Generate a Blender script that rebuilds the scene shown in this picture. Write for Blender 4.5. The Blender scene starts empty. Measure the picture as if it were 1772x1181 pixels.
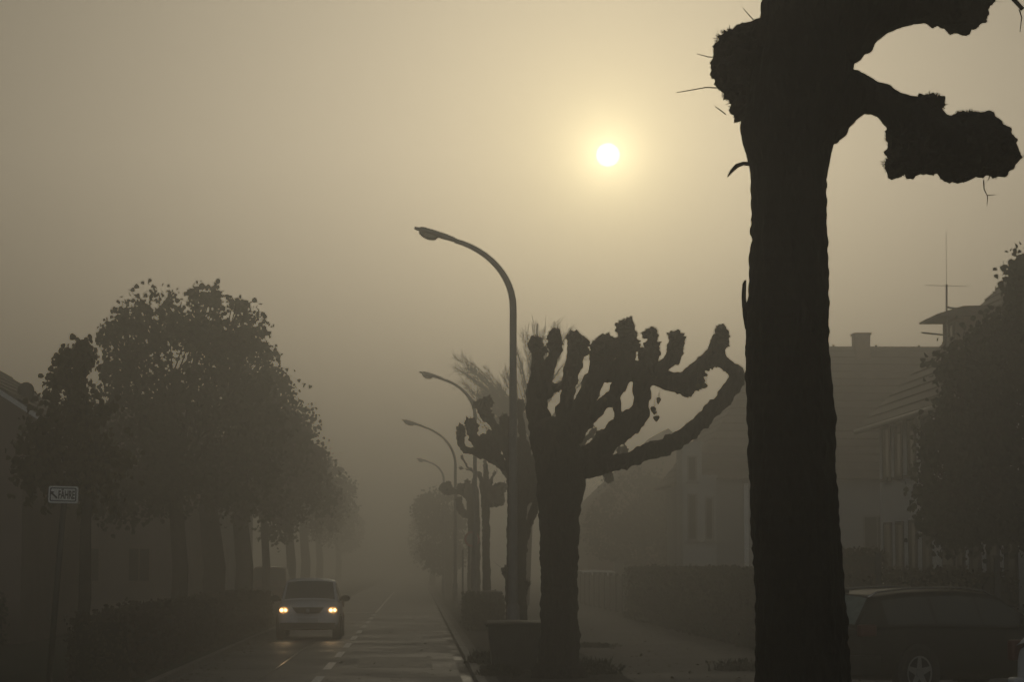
import bpy, bmesh, math, random
from mathutils import Vector, Matrix, noise
import numpy as np
rnd = random.Random(7)
S = bpy.context.scene
COL = S.collection

# ------------------------------------------------------------------ camera
F = 4400.0; CX, CY, HY, H0 = 886.0, 590.5, 980.0, 1.87      # photo pixels (1772 x 1181), horizon row, eye height
PITCH = math.atan((HY - CY) / F)
SP, CP = math.sin(PITCH), math.cos(PITCH)
cam = bpy.data.objects.new('camera', bpy.data.cameras.new('camera')); COL.objects.link(cam)
cam.location = (0, 0, H0); cam.rotation_euler = (math.pi/2 + PITCH, 0, 0)
cam.data.sensor_width = 36; cam.data.lens = F/1772*36; cam.data.clip_start = .1; cam.data.clip_end = 6000
S.camera = cam

def ray(px, py):
    x, y = (px-CX)/F, (CY-py)/F
    return Vector((x, CP - y*SP, SP + y*CP))
def W(px, py, D):                       # point seen at a pixel, at distance D along the street
    d = ray(px, py); t = D/d.y
    return Vector((d.x*t, D, H0 + d.z*t))
def GX(px, D): return (px-CX)/F*D
RS = -0.0373                            # the street drifts left as it recedes
def R(u, y, z=0): return Vector((u + RS*y, y, z))
RA = -math.atan(RS)

# ------------------------------------------------------------------ light
SD = ray(1052, 268).normalized()
EL = math.asin(SD.z); AZ = math.atan2(SD.x, SD.y)
SUN_E = 0.28
SKY_S = 0.05
EXPO = -3.27
wd = bpy.data.worlds.new('World'); S.world = wd; wd.use_nodes = True
nt = wd.node_tree; nt.nodes.clear()
def N(t, **k):
    n = nt.nodes.new(t)
    for a, b in k.items(): setattr(n, a, b)
    return n
def L(a, b): nt.links.new(a, b)
sky = N('ShaderNodeTexSky'); sky.sky_type = 'NISHITA'; sky.sun_disc = False
sky.sun_elevation = EL; sky.sun_rotation = AZ; sky.dust_density = 5; sky.air_density = 1.0; sky.ozone_density = 1
hs = N('ShaderNodeHueSaturation'); hs.inputs['Saturation'].default_value = .35
L(sky.outputs[0], hs.inputs['Color'])
mx = N('ShaderNodeMix'); mx.data_type = 'RGBA'; mx.blend_type = 'MULTIPLY'; mx.inputs[0].default_value = 1
L(hs.outputs[0], mx.inputs[6]); mx.inputs[7].default_value = (1, .955, .80, 1)
bg = N('ShaderNodeBackground'); L(mx.outputs[2], bg.inputs[0])
# the overcast is thinner overhead than towards the horizon
gz0 = N('ShaderNodeTexCoord'); sz0 = N('ShaderNodeSeparateXYZ'); L(gz0.outputs['Generated'], sz0.inputs[0])
LOWK = .95
HIK = 1.8
gr0 = N('ShaderNodeMapRange'); gr0.inputs[1].default_value = .03; gr0.inputs[2].default_value = .16
gr0.inputs[3].default_value = SKY_S*LOWK; gr0.inputs[4].default_value = SKY_S*HIK
L(sz0.outputs['Z'], gr0.inputs[0]); L(gr0.outputs[0], bg.inputs[1])
# the sun's disc and the aureole of thin cloud round it, by true direction
geo = N('ShaderNodeTexCoord')
dot = N('ShaderNodeVectorMath', operation='DOT_PRODUCT'); L(geo.outputs['Generated'], dot.inputs[0]); dot.inputs[1].default_value = SD
ac = N('ShaderNodeMath', operation='ARCCOSINE'); cl = N('ShaderNodeMath', operation='MINIMUM'); cl.inputs[1].default_value = .9999999
L(dot.outputs['Value'], cl.inputs[0]); L(cl.outputs[0], ac.inputs[0])
def gl(width, amp, col):
    m = N('ShaderNodeMath', operation='MULTIPLY'); m.inputs[1].default_value = -1/width; L(ac.outputs[0], m.inputs[0])
    e = N('ShaderNodeMath', operation='EXPONENT'); L(m.outputs[0], e.inputs[0])
    b = N('ShaderNodeBackground'); b.inputs[0].default_value = (*col, 1)
    k = N('ShaderNodeMath', operation='MULTIPLY'); k.inputs[1].default_value = amp; L(e.outputs[0], k.inputs[0]); L(k.outputs[0], b.inputs[1])
    return b
def addsh(a, b):
    s = N('ShaderNodeAddShader'); L(a, s.inputs[0]); L(b, s.inputs[1]); return s.outputs[0]
GLOWS = [(.009, 13, (1, .88, .50)), (.042, 6.0, (1, .80, .32)), (.12, 1.7, (1, .72, .36))]
REAR_FILL = 1.6
cur = bg.outputs[0]
for g in GLOWS: cur = addsh(cur, gl(*g).outputs[0])
rsx = N('ShaderNodeMapRange'); rsx.inputs[1].default_value = .1; rsx.inputs[2].default_value = -.9
rsx.inputs[3].default_value = 0; rsx.inputs[4].default_value = REAR_FILL      # grey fill added to the sky behind the camera, lifts pale surfaces
L(sz0.outputs['Y'], rsx.inputs[0]); rbk = N('ShaderNodeBackground'); rbk.inputs[0].default_value = (.93, .97, 1, 1); L(rsx.outputs[0], rbk.inputs[1])
cur = addsh(cur, rbk.outputs[0])
dk = N('ShaderNodeMapRange'); dk.interpolation_type = 'SMOOTHSTEP'
dk.inputs[1].default_value = .0048; dk.inputs[2].default_value = .0044; dk.inputs[3].default_value = 0; dk.inputs[4].default_value = 9
L(ac.outputs[0], dk.inputs[0])
db = N('ShaderNodeBackground'); db.inputs[0].default_value = (1, .93, .78, 1); L(dk.outputs[0], db.inputs[1])
cur = addsh(cur, db.outputs[0])
wo = N('ShaderNodeOutputWorld'); L(cur, wo.inputs[0])
sun = bpy.data.objects.new('sun', bpy.data.lights.new('sun', 'SUN')); COL.objects.link(sun)
sun.data.energy = SUN_E; sun.data.angle = math.radians(10); sun.data.color = (1, .93, .74)
sun.rotation_euler = SD.to_track_quat('Z', 'Y').to_euler()
S.view_settings.view_transform = 'Standard'; S.view_settings.look = 'None'
S.view_settings.exposure = EXPO; S.view_settings.gamma = 1
S.cycles.volume_bounces = 2; S.cycles.max_bounces = 6

# ------------------------------------------------------------------ helpers
def tag(o, label=None, cat=None, group=None, kind=None):
    if label: o['label'] = label
    if cat: o['category'] = cat
    if group: o['group'] = group
    if kind: o['kind'] = kind
    return o
def empty(name, loc, rz=0, **k):
    o = bpy.data.objects.new(name, None); COL.objects.link(o); o.location = loc; o.rotation_euler = (0, 0, rz)
    return tag(o, **k)
def link(name, me, mats, parent=None, smooth=False):
    o = bpy.data.objects.new(name, me); COL.objects.link(o)
    for m in (mats if isinstance(mats, (list, tuple)) else [mats]): me.materials.append(m)
    if parent: o.parent = parent
    if smooth: me.polygons.foreach_set('use_smooth', [True]*len(me.polygons))
    return o
class MB:
    def __init__(s): s.v = []; s.f = []; s.mi = []; s.m = 0
    def add(s, vs, fs):
        b = len(s.v); s.v += [tuple(v) for v in vs]
        for f in fs: s.f.append([b+i for i in f]); s.mi.append(s.m)
        return s
    def box(s, a, b, M=None):
        x0, y0, z0 = a; x1, y1, z1 = b
        vs = [Vector(p) for p in ((x0,y0,z0),(x1,y0,z0),(x1,y1,z0),(x0,y1,z0),(x0,y0,z1),(x1,y0,z1),(x1,y1,z1),(x0,y1,z1))]
        if M: vs = [M @ v for v in vs]
        return s.add(vs, [(0,3,2,1),(4,5,6,7),(0,1,5,4),(1,2,6,5),(2,3,7,6),(3,0,4,7)])
    def tube(s, pts, rad, n=8, cap=True):
        pts = [Vector(p) for p in pts]
        if not isinstance(rad, (list, tuple)): rad = [rad]*len(pts)
        vs = []; fs = []; up = None
        for i, p in enumerate(pts):
            t = (pts[min(i+1, len(pts)-1)] - pts[max(i-1, 0)])
            if t.length < 1e-9: t = Vector((0, 0, 1))
            t.normalize()
            if up is None: up = Vector((0, 1, 0)) if abs(t.y) < .9 else Vector((1, 0, 0))
            a = t.cross(up).normalized(); up = a.cross(t).normalized()
            for k in range(n):
                w = 2*math.pi*k/n
                vs.append(p + (a*math.cos(w) + up*math.sin(w))*rad[i])
        for i in range(len(pts)-1):
            for k in range(n):
                k2 = (k+1) % n
                fs.append((i*n+k, i*n+k2, (i+1)*n+k2, (i+1)*n+k))
        if cap:
            fs.append(tuple(range(n-1, -1, -1))); fs.append(tuple((len(pts)-1)*n+k for k in range(n)))
        return s.add(vs, fs)
    def prism(s, poly, a, b, ax=1):      # polygon extruded along axis ax from a to b
        def P(p, w):
            l = list(p); l.insert(ax, w); return l
        n = len(poly)
        return s.add([P(p, a) for p in poly]+[P(p, b) for p in poly],
                     [tuple(range(n)), tuple(range(2*n-1, n-1, -1))]+[(i, (i+1) % n+0, (i+1) % n+n, i+n)[::-1] for i in range(n)])
    def mesh(s, name):
        me = bpy.data.meshes.new(name); me.from_pydata(s.v, [], s.f); me.update()
        return me
    def build(s, name, mat, parent=None, smooth=False):
        me = s.mesh(name); o = link(name, me, mat, parent, smooth)
        if any(s.mi): me.polygons.foreach_set('material_index', s.mi)
        bm = bmesh.new(); bm.from_mesh(me); bmesh.ops.recalc_face_normals(bm, faces=bm.faces); bm.to_mesh(me); bm.free()
        return o
def mat(name, col, rough=.8, var=0, scale=5, bump=0, metal=0, bscale=None, spec=.5, detail=6, rvar=0, coat=0, stretch=None, trans=0):
    m = bpy.data.materials.new(name); m.use_nodes = True; t = m.node_tree; b = t.nodes['Principled BSDF']
    b.inputs['Base Color'].default_value = (*col, 1); b.inputs['Roughness'].default_value = rough
    b.inputs['Metallic'].default_value = metal; b.inputs['Specular IOR Level'].default_value = spec
    b.inputs['Coat Weight'].default_value = coat
    if var or bump or rvar:
        g = t.nodes.new('ShaderNodeNewGeometry') if not stretch else t.nodes.new('ShaderNodeTexCoord')
        src = g.outputs['Position'] if not stretch else g.outputs['Object']
        if stretch:
            mp = t.nodes.new('ShaderNodeMapping'); mp.inputs['Scale'].default_value = stretch
            t.links.new(src, mp.inputs[0]); src = mp.outputs[0]
        n = t.nodes.new('ShaderNodeTexNoise'); n.inputs['Scale'].default_value = scale; n.inputs['Detail'].default_value = detail
        t.links.new(src, n.inputs['Vector'])
        if var:
            r = t.nodes.new('ShaderNodeValToRGB')
            r.color_ramp.elements[0].position = .32; r.color_ramp.elements[1].position = .68
            r.color_ramp.elements[0].color = (*[c*(1-var) for c in col], 1)
            r.color_ramp.elements[1].color = (*[min(1, c*(1+var)) for c in col], 1)
            t.links.new(n.outputs['Fac'], r.inputs[0]); t.links.new(r.outputs[0], b.inputs['Base Color'])
        if rvar:
            q = t.nodes.new('ShaderNodeMapRange'); q.inputs[1].default_value = .35; q.inputs[2].default_value = .65
            q.inputs[3].default_value = rough-rvar; q.inputs[4].default_value = rough+rvar
            n3 = t.nodes.new('ShaderNodeTexNoise'); n3.inputs['Scale'].default_value = scale*.23; t.links.new(src, n3.inputs['Vector'])
            t.links.new(n3.outputs['Fac'], q.inputs[0]); t.links.new(q.outputs[0], b.inputs['Roughness'])
        if bump:
            n2 = t.nodes.new('ShaderNodeTexNoise'); n2.inputs['Scale'].default_value = bscale or scale*3; n2.inputs['Detail'].default_value = 5
            t.links.new(src, n2.inputs['Vector'])
            bp = t.nodes.new('ShaderNodeBump'); bp.inputs['Strength'].default_value = bump; bp.inputs['Distance'].default_value = .03
            t.links.new(n2.outputs['Fac'], bp.inputs['Height']); t.links.new(bp.outputs[0], b.inputs['Normal'])
    if trans:
        tr = t.nodes.new('ShaderNodeBsdfTranslucent'); tr.inputs[0].default_value = (*[c*1.3 for c in col], 1)
        ms = t.nodes.new('ShaderNodeMixShader'); ms.inputs[0].default_value = trans
        t.links.new(b.outputs[0], ms.inputs[1]); t.links.new(tr.outputs[0], ms.inputs[2])
        t.links.new(ms.outputs[0], t.nodes['Material Output'].inputs[0])
    return m
def emis(name, col, s):
    m = bpy.data.materials.new(name); m.use_nodes = True; b = m.node_tree.nodes['Principled BSDF']
    b.inputs['Base Color'].default_value = (*col, 1); b.inputs['Emission Color'].default_value = (*col, 1); b.inputs['Emission Strength'].default_value = s
    return m
def glassmat(name, col, alpha_t=.25, rough=.05):
    m = mat(name, col, rough, spec=.6); b = m.node_tree.nodes['Principled BSDF']
    b.inputs['Transmission Weight'].default_value = alpha_t
    return m
M = dict(
 asphalt=mat('asphalt', (.10, .099, .095), .47, .3, 1.6, .3, bscale=60, rvar=.07),
 verge=mat('verge', (.022, .030, .014), .95, .5, 2.5, .8, bscale=30),
 soil=mat('soil', (.04, .034, .025), .95, .5, 3, .8, bscale=20),
 paving=mat('paving', (.085, .080, .073), .68, .25, 1.3, .3, bscale=40, rvar=.06),
 kerb=mat('kerb', (.17, .165, .15), .55, .35, 6, .4), gutter=mat('gutter', (.13, .125, .115), .5, .5, 2, .3, rvar=.18),
 paint=mat('paint', (.78, .77, .72), .42, .2, 14), seam=mat('seam', (.16, .155, .14), .25, .3, 9),
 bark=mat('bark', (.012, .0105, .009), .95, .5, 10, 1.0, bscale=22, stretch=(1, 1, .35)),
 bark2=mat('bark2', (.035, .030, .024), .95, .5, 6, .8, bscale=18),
 leaf=mat('leaf', (.045, .050, .022), .7, .6, 3.0, trans=.30), leaf_y=mat('leaf_y', (.085, .068, .022), .7, .5, 6, trans=.35),
 leaf_d=mat('leaf_d', (.034, .042, .022), .7, .5, 2.5, trans=.25), leaf_br=mat('leaf_br', (.065, .046, .028), .75, .5, 2, trans=.25),
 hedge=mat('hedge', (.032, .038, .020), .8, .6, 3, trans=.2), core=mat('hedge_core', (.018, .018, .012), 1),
 galv=mat('galvanised', (.22, .22, .21), .5, .2, 8, metal=.4), lampgrey=mat('lamp_grey', (.20, .20, .19), .5, .15, 8),
 lens=glassmat('lamp_lens', (.8, .8, .75), .8, .2),
 dark=mat('dark_plastic', (.02, .02, .02), .5, .3, 12), rubber=mat('rubber', (.015, .015, .015), .85, .3, 20),
 bin=mat('bin_plastic', (.035, .036, .032), .45, .4, 5, .15), 
 glass=mat('car_glass', (.07, .075, .07), .22, spec=.8), screen=mat('windscreen_glass', (.15, .155, .145), .3, spec=.8), sheenglass=mat('painted_sheen_glass', (.20, .25, .23), .25, .2, 9), chrome=mat('chrome', (.55, .55, .55), .22, metal=1),  # windscreen and estate rear-window glass: reflected sky painted in as a paler colour
 silver=mat('silver_paint', (.86, .87, .87), .45, coat=.2), red=mat('dark_red_paint', (.10, .022, .018), .35, coat=.5),
 black=mat('black_paint', (.006, .0065, .007), .45, coat=.08, spec=.3), white=mat('white_paint', (.62, .63, .64), .35, coat=.5),
 tail=mat('tail_lens', (.09, .008, .007), .3, coat=.3), headl=emis('headlamp_glow', (1, .80, .42), 40), hglass=mat('headlamp_glass', (.35, .33, .28), .15), hlit=emis('headlamp_lit_glass', (1, .52, .16), 8),
 rim=mat('alloy', (.40, .40, .39), .35, metal=.7), plate=mat('plate', (.6, .6, .58), .4),
 wallw=mat('render_white', (.74, .75, .74), .85, .10, .8, .2), wallg=mat('render_grey', (.32, .315, .30), .9, .12, .9, .2),
 wallb=mat('render_brown', (.20, .16, .13), .9, .15, 1.0, .2), brick=mat('brick', (.16, .085, .06), .9, .25, 7, .4),
 tile=mat('roof_tile', (.11, .082, .065), .62, .35, 2.2, .4, bscale=14), tile2=mat('roof_tile_far', (.10, .070, .055), .75, .3, 2, .4),
 pane=mat('window_glass', (.02, .022, .022), .12, spec=.6), frame=mat('window_frame', (.22, .21, .19), .6, .1, 5),
 wood=mat('fence_wood', (.20, .20, .185), .7, .25, 5, .2), signw=mat('sign_board', (.78, .80, .79), .5, .08, 8), signk=mat('sign_black', (.02, .02, .02), .5),
 signr=mat('sign_red', (.28, .03, .03), .5),
)

# ------------------------------------------------------------------ ground, road, kerbs
def sheet(name, u0, u1, y0, y1, z, m, n=1, **k):
    b = MB()
    for i in range(n):
        a, c = y0+(y1-y0)*i/n, y0+(y1-y0)*(i+1)/n
        b.add([R(u0, a, z), R(u1, a, z), R(u1, c, z), R(u0, c, z)], [(0, 1, 2, 3)])
    return tag(b.build(name, m), **k)
tag(MB().add([(-400, -60, -.012), (400, -60, -.012), (400, 720, -.012), (-400, 720, -.012)], [(0, 1, 2, 3)]).build('ground', M['soil']), kind='structure')
UL, UR, UC = -4.0, .75, -1.62
sheet('road', UL, UR, -40, 700, 0, M['asphalt'], kind='structure')
tag(MB().add([R(UR, -40, .004), R(.93, -40, .004), R(.93, 700, .004), R(UR, 700, .004)], [(0, 1, 2, 3)]).build('gutter', M['gutter']), kind='structure')
b = MB()
y = 20.0
while y < 220:                            # kerb stones, one metre each with open joints
    for (u0, u1, zt) in ((.93, 1.07, .12), (UL-.14, UL, .10)):
        j = rnd.uniform(-.006, .006)
        p = [R(u0, y, 0), R(u1, y, 0), R(u1, y+.985, 0), R(u0, y+.985, 0)]
        b.add([(q.x+j, q.y, 0) for q in p]+[(q.x+j, q.y, zt+.01+j) for q in p], [(4, 5, 6, 7), (0, 1, 5, 4), (1, 2, 6, 5), (2, 3, 7, 6), (3, 0, 4, 7)])
    y += 1.0
tag(b.build('kerb', M['kerb']), kind='structure')
def slab(name, u0, u1, y0, y1, zt, m):
    b = MB(); p = [R(u0, y0), R(u1, y0), R(u1, y1), R(u0, y1)]
    b.add([(q.x, q.y, -.3) for q in p]+[(q.x, q.y, zt) for q in p], [(4, 5, 6, 7), (0, 1, 5, 4), (1, 2, 6, 5), (2, 3, 7, 6), (3, 0, 4, 7)])
    return tag(b.build(name, m), kind='structure')
slab('pavement', 1.07, 70, 5, 600, .12, M['paving'])
slab('grass_verge', -60, UL-.14, 5, 600, .10, M['verge'])
sheet('planting_strip', 1.25, 3.3, 30, 400, .126, M['soil'], kind='structure')
b = MB()
yy = 46.1-6.15
while yy < 100:
    b.add([R(UC-.075, yy, .006), R(UC+.075, yy, .006), R(UC+.075, yy+3.4, .006), R(UC-.075, yy+3.4, .006)], [(0, 1, 2, 3)]); yy += 6.15
b.add([R(UC-.05, 102, .006), R(UC+.05, 102, .006), R(UC+.05, 186, .006), R(UC-.05, 186, .006)], [(0, 1, 2, 3)])
b.add([R(UL+.1, 101.5, .006), R(UC-.1, 101.5, .006), R(UC-.1, 102.0, .006), R(UL+.1, 102.0, .006)], [(0, 1, 2, 3)])
for i in range(6):
    u = UL+.25+i*.78
    b.add([R(u, 186.5, .006), R(u+.45, 186.5, .006), R(u+.45, 188.6, .006), R(u, 188.6, .006)], [(0, 1, 2, 3)])
tag(b.build('road_markings', M['paint']), kind='structure')
b = MB(); pts = [(451, 1177), (480, 1157), (508, 1137), (531, 1121), (550, 1108)]
for (xa, ya), (xb, yb) in zip(pts, pts[1:]):
    Da, Db = H0*F/(ya-HY), H0*F/(yb-HY); a, c = GX(xa, Da), GX(xb, Db)
    b.add([(a-.02, Da, .006), (a+.02, Da, .006), (c+.02, Db, .006), (c-.02, Db, .006)], [(0, 1, 2, 3)])
tag(b.build('road_seam', M['seam']), kind='structure')
sheet('repair_patch', -1.1, .3, 47, 52.5, .005, mat('patch', (.04, .04, .038), .5, .2, 8), kind='structure')

# ------------------------------------------------------------------ pollarded limes: spheres along limbs, voxel-fused, bark noise
def fuse(name, balls, vox, mtl, parent, rough=.012, seed=0, heads=(), HF=20, BK=1):
    b = MB()
    ico = bmesh.new(); bmesh.ops.create_icosphere(ico, subdivisions=2, radius=1); iv = [v.co.copy() for v in ico.verts]; ifc = [[v.index for v in f.verts] for f in ico.faces]; ico.free()
    for c, r in balls: b.add([c + v*r for v in iv], ifc)
    me = b.mesh('tmp'); o = bpy.data.objects.new('tmp', me); COL.objects.link(o)
    md = o.modifiers.new('r', 'REMESH'); md.mode = 'VOXEL'; md.voxel_size = vox
    sm = o.modifiers.new('s', 'SMOOTH'); sm.iterations = 2; sm.factor = .5
    dg = bpy.context.evaluated_depsgraph_get(); me2 = bpy.data.meshes.new_from_object(o.evaluated_get(dg))
    bpy.data.objects.remove(o)
    off = Vector((seed*7.3, seed*3.1, 0))
    hs_ = [(h, r) for h, r in heads]
    co = []
    for v in me2.vertices:
        p = v.co; q = p + off
        d = noise.noise(Vector((q.x*9, q.y*9, q.z*4)))*1.6*(.45+.55*BK) + noise.noise(Vector((q.x*30, q.y*30, q.z*11)))*1.1 + abs(noise.noise(Vector((q.x*3, q.y*3, q.z*2.2))))*1.8 + max(0, noise.noise(Vector((q.x*13+5, q.y*13, q.z*6)))-.18)*4*BK
        k = 0
        for h, r in hs_:
            w = 1-(p-h).length/(r*1.5)
            if w > k: k = w
        if k > 0: d += min(1, k*2.2)*(noise.noise(q*HF)*4.2 + noise.noise(q*HF*2.3)*2.8 + noise.noise(q*HF*.45)*1.5)
        co += list(p + v.normal*(d-1.1)*rough)
    me2.vertices.foreach_set('co', co); me2.update(); me2.name = name
    return link(name, me2, mtl, parent)
def chain(pts, D, s=1, ox=0, oy=0, dz=0, rs=1, jit=1):        # (x, y, r[, depth]) in picture units -> balls in metres
    P = []
    for p in pts:
        px, py, r = ox+p[0]/s, oy+p[1]/s, p[2]/s*rs
        dd = dz + (p[3] if len(p) > 3 else 0)
        c = W(px, py, D+dd); P.append((c, r*(D+dd)/F))
    out = []
    for (a, ra), (c, rc) in zip(P, P[1:]):
        n = max(1, int((c-a).length/(.3*min(ra, rc))))
        for i in range(n):
            t = i/n; r = ra+(rc-ra)*t; q = a.lerp(c, t)
            out.append((q+Vector((rnd.gauss(0, .05), rnd.gauss(0, .05), rnd.gauss(0, .05)))*r*jit, r*(1+jit*rnd.uniform(-.07, .05))))
            if rnd.random() < .13*jit:
                v = Vector((rnd.gauss(0, 1), rnd.gauss(0, 1), rnd.gauss(0, 1))).normalized(); out.append((q+v*r*.72, r*rnd.uniform(.32, .46)))
    out.append(P[-1]); return out, P
def twigmesh(mb, c, r, n, long=.12, thin=.004, up=.3, ydamp=1):
    for _ in range(n):
        d = Vector((rnd.gauss(0, 1), rnd.gauss(0, 1)*ydamp, rnd.gauss(up, .8))).normalized()
        a = c + d*r*.85; l = rnd.uniform(.3, 1)*long
        e = a + (d + Vector((rnd.gauss(0, .3), rnd.gauss(0, .3), rnd.gauss(0, .3))))*l
        m_ = a.lerp(e, .5) + Vector((rnd.gauss(0, .1), rnd.gauss(0, .1), rnd.gauss(0, .1)))*l
        mb.tube([a, m_, e], [thin, thin*.8, thin*.35], 4, False)
LEAFP = [(0, 0), (.42, .12), (.5, .42), (.3, .78), (0, 1.05), (-.3, .78), (-.5, .42), (-.42, .12)]
def leafquad(mb, p, d, up, s):
    a = d.normalized(); b_ = a.cross(up)
    if b_.length < 1e-3: b_ = Vector((1, 0, 0))
    b_.normalize(); c = a.cross(b_)
    mb.add([p + a*(v*s) + b_*(u*s) + c*(abs(u)*s*.35) for u, v in LEAFP], [tuple(range(8))])
def pollard(D, trunk, limbs, s=1, ox=0, oy=0, vox=.03, rough=.012, label='', seed=0, stub=(.05, 90), twigs=3, leaves=(), mt='bark', bulges=(), strands=(), LR=1, group='pollarded street trees'):
    base = W(ox+trunk[0][0]/s, oy+trunk[0][1]/s, D); base.z = .12
    root = empty('pollarded_tree', base, label=label, cat='tree', group=group)
    inv = Vector(base)
    def loc(bl): return [(c-inv, r) for c, r in bl]
    tb, TP = chain(trunk, D, s, ox, oy, jit=.08 if D < 20 else .35)
    fl = TP[0][1]
    low = Vector((TP[0][0].x, TP[0][0].y, .05))
    n = max(2, int((TP[0][0]-low).length/(fl*.3)))
    ext = [(low.lerp(TP[0][0], i/n), fl*(1+.25*max(0, 1-i/n*1.6))) for i in range(n)]
    tb += [(W(ox+q[0]/s, oy+q[1]/s, D), q[2]/s*D/F) for q in bulges]
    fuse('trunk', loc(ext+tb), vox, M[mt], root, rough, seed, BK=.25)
    for sp in strands:
        MB().tube([W(q[0], q[1], D)-inv for q in sp], [q[2]*D/F for q in sp], 6).build('twig', M[mt], root)
    sm = MB(); tw = MB()
    for k, lb in enumerate(limbs):
        pts = lb['p']; bl, P = chain(pts, D, s, ox, oy, lb.get('dz', 0), LR, .3 if D < 20 else 1)
        hd = []
        if lb.get('head', 1): hd = [P[-1]]
        for h in lb.get('h', ()):
            c = W(ox+h[0]/s, oy+h[1]/s, D+lb.get('dz', 0)); r = h[2]/s*D/F; bl.append((c, r)); hd.append((c, r))
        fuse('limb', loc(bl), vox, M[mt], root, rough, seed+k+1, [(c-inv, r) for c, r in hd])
        for c, r in hd:
            twigmesh(sm, c-inv, r, int(stub[1]), stub[0], stub[0]*.13, .5)
            twigmesh(tw, c-inv, r, twigs, stub[0]*4, stub[0]*.045, .4)
    for q_, nm_ in ((sm, 'shoots'), (tw, 'twig_growth')):
        if q_.v: tag(q_.build(nm_, M[mt], root), kind='stuff')
    for (px, py, sz) in leaves:
        mb = MB(); c = W(px, py, D-.3)-inv
        leafquad(mb, c, Vector((rnd.gauss(0, .4), rnd.gauss(0, .3), -1)), Vector((0.2, 1, 0)), sz)
        mb.tube([c, c+Vector((.01, 0, .12))], .003, 4); mb.build('leaf', M['leaf_y'], root)
    return root

# foreground tree, 15 m away
pollard(15, [(1390,1290,90),(1390,1181,87),(1382,1000,82),(1373,850,82),(1366,700,79),(1362,600,78),(1364,500,75),(1366,400,70),(1364,300,72),(1366,220,88),(1385,140,95),(1400,60,92),(1405,-20,90),(1400,-120,80),(1385,-210,70)],
 [dict(p=[(1355,60,50),(1310,85,50),(1278,88,44)], h=[(1268,112,40),(1274,150,32),(1288,185,28),(1262,75,26),(1300,205,18)]),
  dict(p=[(1420,60,85),(1480,10,75),(1540,-20,72),(1600,-18,64),(1655,0,55,-.1),(1700,-40,42),(1740,-75,30)], head=0, h=[(1665,12,48),(1690,-10,36)]),
  dict(p=[(1410,190,70),(1450,165,55),(1492,163,38),(1530,180,28),(1565,200,38),(1590,225,50),(1625,245,50),(1665,255,55),(1705,253,55)], h=[(1603,192,28),(1580,262,48),(1552,285,23),(1555,240,22),(1612,262,45),(1655,282,36),(1718,262,44),(1672,218,30),(1700,222,30),(1722,285,26),(1615,182,20)]),
  dict(p=[(1395,-150,70),(1440,-230,55),(1500,-300,45),(1520,-350,50)], head=1),
  dict(p=[(1390,-150,70),(1330,-240,55),(1290,-330,48)], head=1)],
 vox=.018, rough=.0095, seed=1, stub=(.026, 170), twigs=2, mt='bark', bulges=[(1294,612,9),(1293,590,8),(1291,560,9),(1290,530,9),(1300,400,8),(1303,380,7),(1298,690,8)], strands=[[(1300,284,4),(1286,283,3.5),(1275,287,4),(1266,296,3),(1259,306,1)],[(1240,152,1.2),(1222,151,1.0),(1200,155,.9),(1171,160,.6)],[(1247,100,1),(1225,98,.9),(1206,93,.5)],[(1256,198,1),(1246,190,1),(1237,184,.6)],[(1310,40,1.2),(1300,30,1),(1286,14,.5)],[(1736,300,1.2),(1750,290,1),(1760,282,.8),(1772,268,.5)],[(1702,312,1.2),(1703,328,1),(1709,340,.8),(1708,356,.5)],[(1709,338,.8),(1716,338,.6),(1722,337,.4)],[(1745,-20,5),(1752,-4,4.5),(1763,8,4),(1770,16,4)],[(1764,16,1.4),(1768,30,1),(1765,55,.7)],[(1290,485,1.5),(1288,492,3.5),(1287,515,4),(1289,545,4),(1292,570,3)]], label='nearest pollarded tree, a thick black trunk cut by the top of the photo')
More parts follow.
